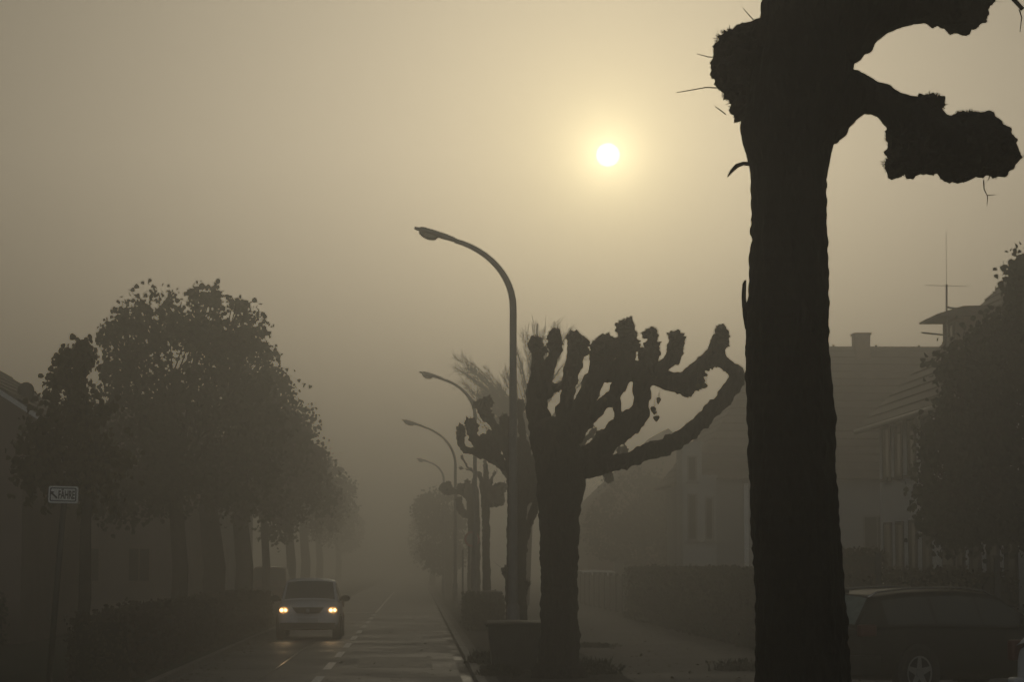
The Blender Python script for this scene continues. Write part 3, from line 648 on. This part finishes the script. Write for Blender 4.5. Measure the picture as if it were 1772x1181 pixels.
# ------------------------------------------------------------------ cars
def car(name, loc, rz, label, P, paint, lights=False, cat='car', group=None):
    root = empty(name, loc, rz, label=label, cat=cat, group=group)
    hw = P['W']/2; mb = MB()
    st = P['body']                      # (x, width factor, z low, z shoulder, z top)
    NQ = 9
    vs = []
    for x, wf, zl, zs, zt in st:
        w = hw*wf
        vs += [Vector(v) for v in ((x, -0.001, zl), (x, -w*.78, zl), (x, -w*.96, zl+.08), (x, -w, zl*.4+zs*.6-.08), (x, -w*.985, zs-.07), (x, -w*.93, zs), (x, -w*.80, zs+(zt-zs)*.6), (x, -w*.45, zt-.012), (x, -.001, zt))]
    full = []
    for i in range(len(st)):
        hf = vs[i*NQ:(i+1)*NQ]; full += hf + [Vector((v.x, -v.y, v.z)) for v in reversed(hf[1:-1])]
    K = 2*NQ-2
    fs = [(i*K+q, i*K+(q+1) % K, (i+1)*K+(q+1) % K, (i+1)*K+q) for i in range(len(st)-1) for q in range(K)]
    fs += [tuple(range(K)), tuple((len(st)-1)*K+q for q in range(K))]
    bo = mb.add(full, fs).build('body', M[paint], root, True)
    su = bo.modifiers.new('s', 'SUBSURF'); su.levels = su.render_levels = 2
    # greenhouse
    gs = P['cab']                       # (x, half width base, half width top, z base, z top)
    def G(s, v, off=0):
        s = max(0, min(len(gs)-1-1e-6, s)); i = int(s); t = s-i; A = gs[i]; B = gs[i+1]
        x, wb, wt, zb, zt = [A[k_]+(B[k_]-A[k_])*t for k_ in range(5)]
        sg = -1 if v < 0 else 1; a = abs(v)
        if a > .5:
            w = (1-a)/.5; y_ = wb+(wt-wb)*w; z_ = zb+(zt-.05-zb)*w - 0
            return Vector((x, sg*(y_+off), z_))
        w = a/.5; y_ = wt*w; z_ = zt-.05*w**3
        dx = (B[4]-A[4]); dl = math.hypot(dx, B[0]-A[0]) or 1
        nx_, nz_ = -dx/dl*(1 if B[0] > A[0] else -1), abs(B[0]-A[0])/dl
        return Vector((x+nx_*off, sg*y_, z_+nz_*off))
    def patch(s0, s1, v0, v1, off, ns=6, nv=10, taper=None):
        pv = []
        for i in range(ns+1):
            for j in range(nv+1):
                s_ = s0+(s1-s0)*i/ns; v_ = v0+(v1-v0)*j/nv
                if taper: s_, v_ = taper(i/ns, j/nv)
                pv.append(G(s_, v_, off))
        return pv, [(i*(nv+1)+j, i*(nv+1)+j+1, (i+1)*(nv+1)+j+1, (i+1)*(nv+1)+j) for i in range(ns) for j in range(nv)]
    pv, pf = patch(0, len(gs)-1, -1, 1, 0, (len(gs)-1)*6, 24)
    MB().add(pv, pf).build('cabin', M[paint], bo, True)
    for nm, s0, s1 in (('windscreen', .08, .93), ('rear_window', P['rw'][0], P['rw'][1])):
        pv, pf = patch(s0, s1, -.465, .465, .006); MB().add(pv, pf).build(nm, M['sheenglass' if P.get('sheen') and nm[0] == 'r' else ('screen' if lights else 'glass')], root, True)
    for sg in (-1, 1):
        for s0, s1 in P['side']:
            def tp(a, c_): 
                s_ = s0+(s1-s0)*a; return s_, sg*(.56+.40*c_)
            pv, pf = patch(0, 0, 0, 0, .006, 8, 4, tp)
            MB().add(pv, pf).build('side_window', M['glass'], root, True)
        # mirror
        mx_, mz_ = P['mir']; m = MB(); 
        sph = bmesh.new(); bmesh.ops.create_uvsphere(sph, u_segments=14, v_segments=8, radius=1)
        m.add([Vector((mx_+v.co.x*.075, sg*(hw+.10)+v.co.y*.125, mz_+v.co.z*.085)) for v in sph.verts], [[v.index for v in f.verts] for f in sph.faces]); sph.free()
        m.tube([(mx_, sg*(hw-.08), mz_-.06), (mx_, sg*(hw+.02), mz_-.03)], .025, 8); m.build('mirror', M[P.get('mirm', 'dark')], root, True)
    # wheels
    for ax2 in P['ax']:
        for sg in (-1, 1):
            r = P['wr']; yo = sg*(hw+.004); yi = sg*(hw-.20)
            MB().tube([(ax2, sg*(hw-.12), r), (ax2, sg*(hw-.0+.006), r)], r+.055, 32).build('wheel_arch', M['dark'], bo)
            w = empty('wheel', (ax2, 0, r)); w.parent = root
            n = 32; prof = [(r*.66, yi), (r*.96, yi), (r, yi+sg*.03), (r, yo-sg*.02+sg*.012), (r*.95, yo+sg*.016), (r*.70, yo+sg*.014), (r*.68, yo-sg*.03)]
            tv = [(q[0]*math.cos(2*math.pi*i/n), q[1], q[0]*math.sin(2*math.pi*i/n)) for q in prof for i in range(n)]
            tf = [(j*n+i, j*n+(i+1) % n, (j+1)*n+(i+1) % n, (j+1)*n+i) for j in range(len(prof)-1) for i in range(n)]
            MB().add(tv, tf).build('tyre', M['rubber'], w, True)
            m = MB(); ro = r*.69
            rv = [(q[0]*math.cos(2*math.pi*i/n), q[1], q[0]*math.sin(2*math.pi*i/n)) for q in ((ro, yo+sg*.012), (ro*.90, yo+sg*.012), (ro*.88, yo-sg*.05)) for i in range(n)]
            m.add(rv, [(j*n+i, j*n+(i+1) % n, (j+1)*n+(i+1) % n, (j+1)*n+i) for j in range(2) for i in range(n)])
            for k5 in range(5):
                a = 2*math.pi*k5/5+.3; ca, sa = math.cos(a), math.sin(a)
                for t0_, w0, t1_, w1 in ((.05, .05, ro*.92, .028),):
                    m.add([(ca*t0_-sa*w0, yo+sg*.002, sa*t0_+ca*w0), (ca*t0_+sa*w0, yo+sg*.002, sa*t0_-ca*w0), (ca*t1_+sa*w1, yo+sg*.010, sa*t1_-ca*w1), (ca*t1_-sa*w1, yo+sg*.010, sa*t1_+ca*w1)], [(0, 1, 2, 3)])
            m.tube([(0, yo-sg*.03, 0), (0, yo+sg*.012, 0)], .06, 12); m.build('rim', M['rim'], w)
            MB().tube([(0, yo-sg*.07, 0), (0, yo-sg*.05, 0)], ro*.9, 24).build('brake_disc', M['dark'], w)
    # lights, grille, bumper, plates
    xf = st[-1][0]; xr = st[0][0]; hz = P['hl']
    for sg in (-1, 1):
        m = MB(); cy_ = sg*(hw*P.get('hlw', .74)); pr = [(math.cos(2*math.pi*i/16)*.115, math.sin(2*math.pi*i/16)*.082) for i in range(16)]
        m.add([(xf+P['hx']-abs(cy_+p[0])*.18, cy_+p[0], hz+p[1]) for p in pr]+[(xf+P['hx']-.12-abs(cy_+p[0])*.18, cy_+p[0], hz+p[1]) for p in pr], [tuple(range(16))]+[(i, (i+1) % 16, (i+1) % 16+16, i+16) for i in range(16)])
        hl = m.build('headlight', M['hlit' if lights else 'hglass'], root)
        for q in ((-.048, .047), (.05, .042)):
            if lights:
                m = MB(); cx3 = xf+P['hx']+.012-abs(cy_+q[0])*.18
                m.add([(cx3, cy_+q[0]+math.cos(2*math.pi*i/14)*q[1], hz+math.sin(2*math.pi*i/14)*q[1]*.95) for i in range(14)], [tuple(range(14))]); m.build('bulb', M['headl'], hl)
        tz, th = P['tl']; m = MB(); m.box((xr+P['tx']-.02, sg*(hw*.88), tz-th/2), (xr+P['tx']+.26, sg*(hw+.004), tz+th/2)); tl_ = m.build('tail_light', M['tail'], root)
        bv = tl_.modifiers.new('b', 'BEVEL'); bv.width = .03; bv.segments = 3
        if lights:
            ld = bpy.data.lights.new('headlamp', 'SPOT'); ld.energy = 70; ld.color = (1, .66, .34); ld.spot_size = math.radians(48); ld.spot_blend = 1; ld.shadow_soft_size = .06
            lo = bpy.data.objects.new('headlamp_light', ld); COL.objects.link(lo); lo.parent = root
            lo.location = (xf+P['hx']+.03, sg*hw*.74, hz); lo.rotation_euler = Vector((-1, 0, .09)).to_track_quat('Z', 'Y').to_euler()
    m = MB(); gz = P['gr']; gw = hw*.50
    m.add([(xf+P['hx']+.015, -gw, gz+.085), (xf+P['hx']+.03, 0, gz+.09), (xf+P['hx']+.015, gw, gz+.085), (xf+P['hx']+.03, gw*.72, gz-.055), (xf+P['hx']+.04, 0, gz-.07), (xf+P['hx']+.03, -gw*.72, gz-.055)], [(0, 1, 4, 5), (1, 2, 3, 4)]); gr_ = m.build('grille', M['dark'], root)
    MB().tube([(xf+P['hx']+.03, 0, gz+.01), (xf+P['hx']+.05, 0, gz+.01)], [.055, .05], 20).build('badge', M['chrome'], gr_)
    MB().box((xf+P['hx']+.05, -hw*.86, .26), (xf+P['hx']+.085, hw*.86, .42)).build('lower_bumper', M['dark'], root)
    MB().box((xf+P['hx']+.086, -.26, .42), (xf+P['hx']+.10, .26, .53)).build('number_plate', M['plate'], root)
    rp = MB().box((xr+P['tx']-.10, -.26, tz-.22 if False else .62), (xr+P['tx']-.085, .26, .73)).build('number_plate', M['plate'], root)
    m = MB()
    n = 10; bw = hw*1.0
    bp_ = [(xr+P['tx']-.02, -bw), (xr+P['tx']-.10, -bw*.8), (xr+P['tx']-.12, 0), (xr+P['tx']-.10, bw*.8), (xr+P['tx']-.02, bw), (xr+.35, bw), (xr+.35, -bw)]
    m.prism(bp_, .30, .58, 2); rbp = m.build('rear_bumper', M[paint], root); bv = rbp.modifiers.new('b', 'BEVEL'); bv.width = .03; bv.segments = 3
    if P.get('rails'):
        for sg in (-1, 1):
            pts = []
            for i in range(15):
                s_ = P['rails'][0]+(P['rails'][1]-P['rails'][0])*i/14; g = G(s_, sg*.44); pts.append(g+Vector((0, 0, .045 if 0 < i < 14 else -.01)))
            MB().tube(pts, .014, 8).build('roof_rail', M['chrome'], root, True)
    if P.get('aerial'):
        a0 = Vector(P['aerial']); MB().tube([a0, a0+Vector((-.18, 0, .06))], [.05, .015], 8).build('aerial', M['dark'], root)
    return root
HATCH = dict(W=1.62, body=[(-1.90,.86,.34,.80,.88),(-1.84,.94,.26,.92,.98),(-1.2,1,.22,.95,1.0),(0,1,.20,.93,1.0),(.9,1,.20,.90,.99),(1.3,.99,.21,.86,.95),(1.68,.95,.22,.76,.86),(1.84,.86,.28,.66,.70)],
  cab=[(.98,.74,.70,.93,.99),(.36,.79,.62,.92,1.50),(-.5,.79,.61,.93,1.545),(-1.45,.78,.59,.94,1.49),(-1.86,.74,.66,.90,.98)], rw=(3.1,3.8), side=[(.72,1.55),(1.62,2.55),(2.62,3.1)], mir=(.62,1.02), ax=(1.22,-1.24), wr=.29, hl=.735, hx=.055, hlw=.77, gr=.72, tl=(.86,.22), tx=.02)
MPV = dict(W=1.78, body=[(-2.1,.88,.34,.90,.98),(-2.0,.96,.26,1.0,1.08),(-1.2,1,.22,1.02,1.08),(0,1,.20,1.0,1.08),(1.0,1,.20,.98,1.08),(1.5,.99,.21,.92,1.0),(1.95,.95,.22,.80,.90),(2.1,.86,.28,.70,.74)],
  cab=[(1.2,.80,.76,1.0,1.07),(.4,.86,.70,1.0,1.70),(-.5,.86,.69,1.0,1.76),(-1.7,.85,.67,1.0,1.70),(-2.06,.80,.72,.98,1.06)], rw=(3.1,3.8), side=[(.72,1.55),(1.62,2.5),(2.57,3.05)], mir=(.75,1.08), ax=(1.4,-1.35), wr=.31, hl=.78, hx=-.02, gr=.74, tl=(.95,.4), tx=.02)
ESTATE = dict(W=1.80, body=[(-2.32,.88,.34,.86,.92),(-2.24,.96,.26,.93,.98),(-1.4,1,.20,.95,1.0),(0,1,.19,.92,.98),(1.0,1,.19,.88,.96),(1.5,.99,.20,.84,.92),(2.1,.95,.22,.74,.82),(2.30,.84,.28,.62,.66)],
  cab=[(1.18,.80,.76,.90,.95),(.42,.85,.64,.90,1.38),(-.35,.85,.63,.92,1.45),(-1.2,.84,.62,.94,1.43),(-1.95,.82,.67,.94,1.37),(-2.26,.78,.73,.92,.97)], sheen=1, rw=(4.04,4.9), side=[(.62,1.55),(1.62,2.6),(2.68,3.75)], mir=(.66,.98), ax=(1.42,-1.30), wr=.33, hl=.68, hx=-.02, gr=.62, tl=(.90,.16), tx=.02, rails=(1.0,3.95), mirm='black', aerial=(-1.75,0,1.40))
def place(P, ax, side, wx, wy, yaw):    # put the wheel (ax, side) at world (wx, wy)
    c, s = math.cos(yaw), math.sin(yaw); lx, ly = ax, side*P['W']/2
    return (wx-(c*lx-s*ly), wy-(s*lx+c*ly))
# silver hatchback driving toward the camera: front bumper at 65 m
sx, sy = GX(535, 65.0), 65.0; yaw = RA - math.pi/2
c0 = Vector((sx-math.cos(yaw)*1.84, sy-math.sin(yaw)*1.84, .008))
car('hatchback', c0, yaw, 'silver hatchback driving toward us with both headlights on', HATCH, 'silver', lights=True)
cr = R((462-722)/F*112, 112, .10)
car('minivan', (cr.x, cr.y+2, .10), yaw, 'dark red parked car half hidden behind a trunk on the left', MPV, 'red')
y2 = math.radians(35); px_, py_ = place(ESTATE, -1.30, -1, GX(1585, 34), 34, y2)
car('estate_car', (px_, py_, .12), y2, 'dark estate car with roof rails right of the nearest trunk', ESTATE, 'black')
y3 = math.radians(38); cx_, cy_ = GX(1744, 27), 27.0
c_, s_ = math.cos(y3), math.sin(y3); lx, ly = -1.86, .78
car('hatchback', (cx_-(c_*lx-s_*ly), cy_-(s_*lx+c_*ly), .12), y3, 'white car cut off by the right edge, only its rear corner showing', HATCH, 'white')
car('hatchback', (GX(1012, 138), 138, .12), math.radians(200), 'distant pale car behind the white fence, its windscreen catching light', HATCH, 'silver')

# ------------------------------------------------------------------ houses
def courses(mb, a, b_, c, d, n, lift=.03):     # a-b eave (left to right), d-c ridge; real stepped tile courses
    a, b_, c, d = map(Vector, (a, b_, c, d)); nr = (b_-a).cross(d-a).normalized()
    if nr.z < 0: nr = -nr
    for i in range(n):
        t0, t1 = i/n, (i+1)/n
        p, q, r, s = a.lerp(d, t0), b_.lerp(c, t0), b_.lerp(c, t1), a.lerp(d, t1)
        mb.add([p+nr*lift, q+nr*lift, r+nr*.002, s+nr*.002, p-nr*.03, q-nr*.03], [(0, 1, 2, 3), (4, 5, 1, 0)])
def window(root, M4, w, h, mullions=1, fr='frame', arch=False):
    f = MB(); t = .06
    for a, b_ in (((-w/2, -.05, 0), (-w/2+t, .03, h)), ((w/2-t, -.05, 0), (w/2, .03, h)), ((-w/2+t, -.05, 0), (w/2-t, .03, t)), ((-w/2+t, -.05, h-t), (w/2-t, .03, h))): f.box(a, b_, M4)
    for i in range(mullions):
        x = -w/2+w*(i+1)/(mullions+1); f.box((x-.02, -.035, t), (x+.02, .02, h-t), M4)
    wo_ = f.build('window', M[fr], root)
    MB().box((-w/2+t, -.01, t), (w/2-t, .012, h-t), M4).build('pane', M['pane'], wo_)
    MB().box((-w/2-.06, -.12, -.07), (w/2+.06, .0, 0), M4).build('sill', M[fr], wo_)
def face(x, y, z, rz): return Matrix.Translation((x, y, z)) @ Matrix.Rotation(rz, 4, 'Z')
# house A: long white two-storey house facing the street; local x away from the street, y along it
oa = R(12, 66, .12); root = empty('house', oa, RA, label='long white two-storey house with a steep tiled roof on the right', cat='house')
EZ, RZ, LN, DP = 5.75, 10.9, 24, 10.4
mb = MB(); mb.box((0, -LN, 0), (DP, 0, EZ)); mb.add([(0, 0, EZ), (DP, 0, EZ), (DP/2, 0, RZ-.08), (0, -LN, EZ), (DP, -LN, EZ), (DP/2, -LN, RZ-.08)], [(0, 1, 2), (3, 5, 4)]); mb.build('wall', M['wallw'], root)
sl = (RZ-EZ)/(DP/2); ov = .5; mb = MB()
courses(mb, (-ov, .4, EZ-ov*sl+.05), (-ov, -LN-.4, EZ-ov*sl+.05), (DP/2, -LN-.4, RZ+.05), (DP/2, .4, RZ+.05), 20, .045)
courses(mb, (DP+ov, -LN-.4, EZ-ov*sl+.05), (DP+ov, .4, EZ-ov*sl+.05), (DP/2, .4, RZ+.05), (DP/2, -LN-.4, RZ+.05), 20, .045)
mb.tube([(DP/2, .42, RZ+.07), (DP/2, -LN-.42, RZ+.07)], .12, 10)
rf = mb.build('roof', M['tile'], root)
MB().tube([(-ov-.04, .4, EZ-ov*sl-.02), (-ov-.04, -LN-.4, EZ-ov*sl-.02)], .075, 10).build('gutter', M['galv'], rf, True)
mb = MB(); mb.add([(-ov, .43, EZ-ov*sl-.1), (-ov, .43, EZ-ov*sl+.06), (DP/2, .43, RZ+.06), (DP/2, .43, RZ-.14)], [(0, 1, 2, 3)]); mb.build('verge_board', M['frame'], rf)
def wA(D0, D1, z0, z1):
    yc = (D0+D1)/2-66; window(root, face(-.01, yc, z0, -math.pi/2), abs(D1-D0), z1-z0, 0, 'dark')
for D0, D1 in ((65.3,64.35),(63.7,62.8),(62.0,61.1),(60.3,59.4)):
    wA(D0, D1, 1.25, 2.85); wA(D0, D1, 3.95, 5.3)
for D0, D1 in ((56.7,55.8),(55.2,54.2),(53.5,52.5),(51.9,50.9),(50.0,49.0),(47.8,46.8)):
    wA(D0, D1, 1.0, 2.85); wA(D0, D1, 3.95, 5.3)
dr = MB().box((-.06, -9.4, .0), (.04, -8.0, 2.5)).build('door', M['frame'], root)
MB().box((-.075, -9.2, 1.1), (-.062, -8.2, 2.3)).build('pane', M['pane'], dr); MB().tube([(-.12, -9.25, 1.0), (-.12, -9.25, 1.15)], .02, 8).build('handle', M['chrome'], dr)
dx = 1.5; dzb = EZ+dx*sl; mb = MB(); mb.box((dx, -2.7, dzb-.5), (dx+1.6, -1.0, dzb+.80)); dm = mb.build('dormer', M['wallb'], rf)
a_, c_ = -3.0, -.7; q0, q1, q2 = dzb+.78, dzb+.98, dzb+1.02
mb = MB(); mb.add([(dx-.55, a_, q0), (dx-.55, c_, q0), (dx+.1, c_, q1), (dx+.1, a_, q1), (dx+1.4, c_, q2), (dx+1.4, a_, q2), (dx-.55, a_, q0-.05), (dx-.55, c_, q0-.05), (dx+1.4, c_, q0-.05), (dx+1.4, a_, q0-.05)],
  [(0, 1, 2, 3), (3, 2, 4, 5), (6, 7, 1, 0), (7, 8, 4, 2, 1), (6, 0, 3, 5, 9), (6, 9, 8, 7)]); mb.build('dormer_roof', M['tile'], dm)
window(dm, face(dx-.01, -1.85, dzb+.1, -math.pi/2), 1.2, .55, 1)
# aerial
an = Vector(W(1638, 600, 63.5)); root = empty('rooftop_aerial', (an.x, an.y, 7.25), label='thin television aerial on a mast above the dormer', cat='aerial')
def al(px, py): return W(px, py, 63.5)-Vector((an.x, an.y, 7.25))
MB().tube([(0, 0, 0), al(1638, 492)], .026, 8).build('mast', M['galv'], root); MB().tube([al(1638, 492), al(1637, 402)], .005, 6).build('whip', M['galv'], root)
for (a, c, r) in (((1602,494),(1676,496),.006), ((1638,532),(1672,537),.026), ((1594,576),(1632,580),.022), ((1632,580),(1638,585),.02)): MB().tube([al(*a), al(*c)], r, 6).build('crossbar', M['galv'], root)
# house B: broad roof facing the camera, hipped on the left
ob_ = R(9.4, 88, .12); root = empty('house', ob_, RA, label='wide house with a broad tiled roof and brick chimney behind the nearest trunk', cat='house')
EB, RB, LB, DB = 4.75, 9.75, 19, 12
MB().box((.4, .4, 0), (LB, DB, EB)).build('wall', M['wallg'], root)
mb = MB(); courses(mb, (0, 0, EB), (LB+.4, 0, EB), (LB+.4, DB/2+.2, RB), (3.6, DB/2+.2, RB), 17, .05)
courses(mb, (LB+.4, DB+.4, EB), (0, DB+.4, EB), (3.6, DB/2+.2, RB), (LB+.4, DB/2+.2, RB), 17, .05)
courses(mb, (0, DB+.4, EB), (0, 0, EB), (3.6, DB/2+.2, RB), (3.6, DB/2+.2, RB), 17, .05)
mb.add([(LB+.4, 0, EB), (LB+.4, DB+.4, EB), (LB+.4, DB/2+.2, RB)], [(0, 1, 2)])
mb.tube([(3.5, DB/2+.2, RB+.03), (LB+.4, DB/2+.2, RB+.03)], .13, 8)
for i in range(9): mb.tube([(4.5+i*1.6, DB/2+.2, RB+.1), (4.5+i*1.6, DB/2+.2, RB+.22)], .05, 6)
rf = mb.build('roof', M['tile2'], root)
cxx = (1495-722)/F*94-9.4; mb = MB(); mb.box((cxx-.28, DB/2-.3, RB-.6), (cxx+.28, DB/2+.5, RB+.56)); mb.box((cxx-.33, DB/2-.35, RB+.56), (cxx+.33, DB/2+.55, RB+.63)); mb.build('chimney', M['brick'], rf)
mb = MB(); mb.box((-.35, -1.2, 0), (.32, .8, 5.9)); mb.box((.32, -1.2, 0), (.80, .8, 4.75)); mb.box((-.40, -1.26, 5.9), (.37, .86, 5.98)); mb.box((.32, -1.26, 4.75), (.85, .86, 4.83)); bay = mb.build('bay', mat('render_pale', (.42, .42, .40), .9, .1, 1), root)
window(bay, face(-.02, -1.21, 2.6, 0), .34, 1.6, 0); window(bay, face(.56, -1.21, 2.6, 0), .30, 1.5, 0); window(bay, face(-.02, -1.21, 4.6, 0), .34, .9, 0)
for x_ in (2.0, 3.6, 5.8, 8.0, 10.2, 12.5): window(root, face(x_+.8, .39, 2.2, 0), 1.0, 1.3, 1)
MB().box((1.95, .28, 0), (2.1, .38, 4.6)).build('downpipe', M['wallw'], root)
# far brick house beyond the brown tree
of = R(9.5, 142, .12); root = empty('house', of, RA, label='faint brick house lost in fog behind the rusty brown tree', cat='house')
mb = MB(); mb.box((0, 0, 0), (9, 11, 5)); mb.add([(0, 0, 5), (9, 0, 5), (4.5, 0, 9.3), (0, 11, 5), (9, 11, 5), (4.5, 11, 9.3)], [(0, 1, 2), (3, 5, 4)]); mb.build('wall', M['brick'], root)
mb = MB(); courses(mb, (-.4, 11.3, 4.75), (-.4, -.3, 4.75), (4.5, -.3, 9.42), (4.5, 11.3, 9.42), 14); courses(mb, (9.4, -.3, 4.75), (9.4, 11.3, 4.75), (4.5, 11.3, 9.42), (4.5, -.3, 9.42), 14); mb.build('roof', M['tile2'], root)
for x_ in (2, 5, 7.5):
    window(root, face(x_, -.01, 1.0, 0), 1.1, 1.4); window(root, face(x_, -.01, 3.5, 0), 1.1, 1.2)
# left houses
cl_ = Vector((GX(40, 58), 58, .1)); root = empty('house', cl_, RA, label='gabled house at the far left edge with a pale verge board', cat='house')
mb = MB(); mb.box((-9, 0, 0), (0, 12, 5.4)); mb.add([(-9, 0, 5.4), (0, 0, 5.4), (-4.5, 0, 8.3), (-9, 12, 5.4), (0, 12, 5.4), (-4.5, 12, 8.3)], [(0, 1, 2), (3, 5, 4)]); mb.build('wall', M['wallb'], root)
mb = MB(); courses(mb, (.45, -.3, 5.2), (.45, 12.3, 5.2), (-4.5, 12.3, 8.42), (-4.5, -.3, 8.42), 13); courses(mb, (-9.45, 12.3, 5.2), (-9.45, -.3, 5.2), (-4.5, -.3, 8.42), (-4.5, 12.3, 8.42), 13); rf = mb.build('roof', M['tile'], root)
mb = MB()
mb.prism([(.47, 5.02), (.47, 5.14), (-4.5, 8.36), (-9.47, 5.14), (-9.47, 5.02), (-4.5, 8.22)], -.36, -.31); mb.build('verge_board', M['wallw'], rf)
MB().tube([(-.42, 3, 5.4), (-.42, 3, 6.02), (-.42, 3, 6.12), (-.42, 3, 6.17)], [.2, .2, .15, .05], 14).build('chimney_cowl', M['dark'], rf, True)
for x_ in (-2, -5): window(root, face(x_, -.01, 3.4, 0), 1.1, 1.3)
l2 = Vector((GX(-60, 86), 86, .1)); root = empty('house', l2, RA, label='low brown house seen between the trunks on the left', cat='house')
mb = MB(); mb.box((0, 0, 0), (7.6, 10, 4.6)); mb.build('wall', M['wallb'], root)
mb = MB(); courses(mb, (-.4, -.4, 4.5), (8.0, -.4, 4.5), (8.0, 5, 7.4), (-.4, 5, 7.4), 12); courses(mb, (8.0, 10.4, 4.5), (-.4, 10.4, 4.5), (-.4, 5, 7.4), (8.0, 5, 7.4), 12)
for x_ in (0, 7.6): mb.add([(x_, 0, 4.55), (x_, 10, 4.55), (x_, 5, 7.36)], [(0, 1, 2)])
mb.build('roof', M['tile2'], root)
for x_ in (4.2, 5.9): window(root, face(x_, -.01, 1.2, 0), .8, 1.2, 1, 'wallb')
l3 = R(-13, 104, .1); root = empty('house', l3, RA, label='grey house deep in fog between the thick trunks on the left', cat='house')
MB().box((0, 0, 0), (5, 20, 4.8)).build('wall', M['wallg'], root)
mb = MB(); courses(mb, (5.4, -.3, 4.6), (5.4, 20.3, 4.6), (2.5, 20.3, 7.2), (2.5, -.3, 7.2), 10); courses(mb, (-.4, 20.3, 4.6), (-.4, -.3, 4.6), (2.5, -.3, 7.2), (2.5, 20.3, 7.2), 10); mb.build('roof', M['tile2'], root)
for y_ in (3, 8, 13): window(root, face(5.01, y_, 1.2, math.pi/2), 1.0, 1.3)
# pale board fence receding on the right
fo = R(7.6, 88, .12); root = empty('board_fence', fo, RA, label='pale panelled fence receding into fog right of the many-headed pollard', cat='fence')
for i in range(14):
    y_ = i*3.0; MB().box((-.06, y_-.06, 0), (.06, y_+.06, 1.45)).build('post', M['dark'], root)
    m = MB()
    for k in range(11): m.box((-.02, y_+.1+k*.262, .06), (.02, y_+.1+k*.262+.235, 1.35))
    m.box((.02, y_+.1, .3), (.05, y_+2.96, .38)); m.box((.02, y_+.1, 1.0), (.05, y_+2.96, 1.08)); m.build('panel', M['wood'], root)
for px_, D, h, lb in ((1517, 45, 1.95, 'dark wooden post just right of the nearest trunk, above the estate car'), (1722, 45, 1.9, 'dark wooden post at the right edge below the dense tree')):
    root = empty('post', (GX(px_, D), D, .12), label=lb, cat='post')
    MB().box((-.045, -.045, 0), (.045, .045, h)).build('shaft', M['dark'], root); MB().box((-.055, -.055, h), (.055, .055, h+.03)).build('cap', M['dark'], root)

# ------------------------------------------------------------------ fog
DENS = .0102
ANIS = .82
hm = bpy.data.materials.new('haze'); hm.use_nodes = True; t = hm.node_tree; t.nodes.clear()
pv_ = t.nodes.new('ShaderNodeVolumePrincipled'); pv_.inputs['Color'].default_value = (.90, .89, .86, 1); pv_.inputs['Density'].default_value = DENS; pv_.inputs['Anisotropy'].default_value = ANIS
ou = t.nodes.new('ShaderNodeOutputMaterial'); t.links.new(pv_.outputs[0], ou.inputs['Volume'])
hz_ = MB().box((-420, -80, -1.3), (420, 740, 13.2)).build('haze', hm); tag(hz_, label='even pale fog filling the whole street', kind='stuff'); hz_['category'] = 'fog'
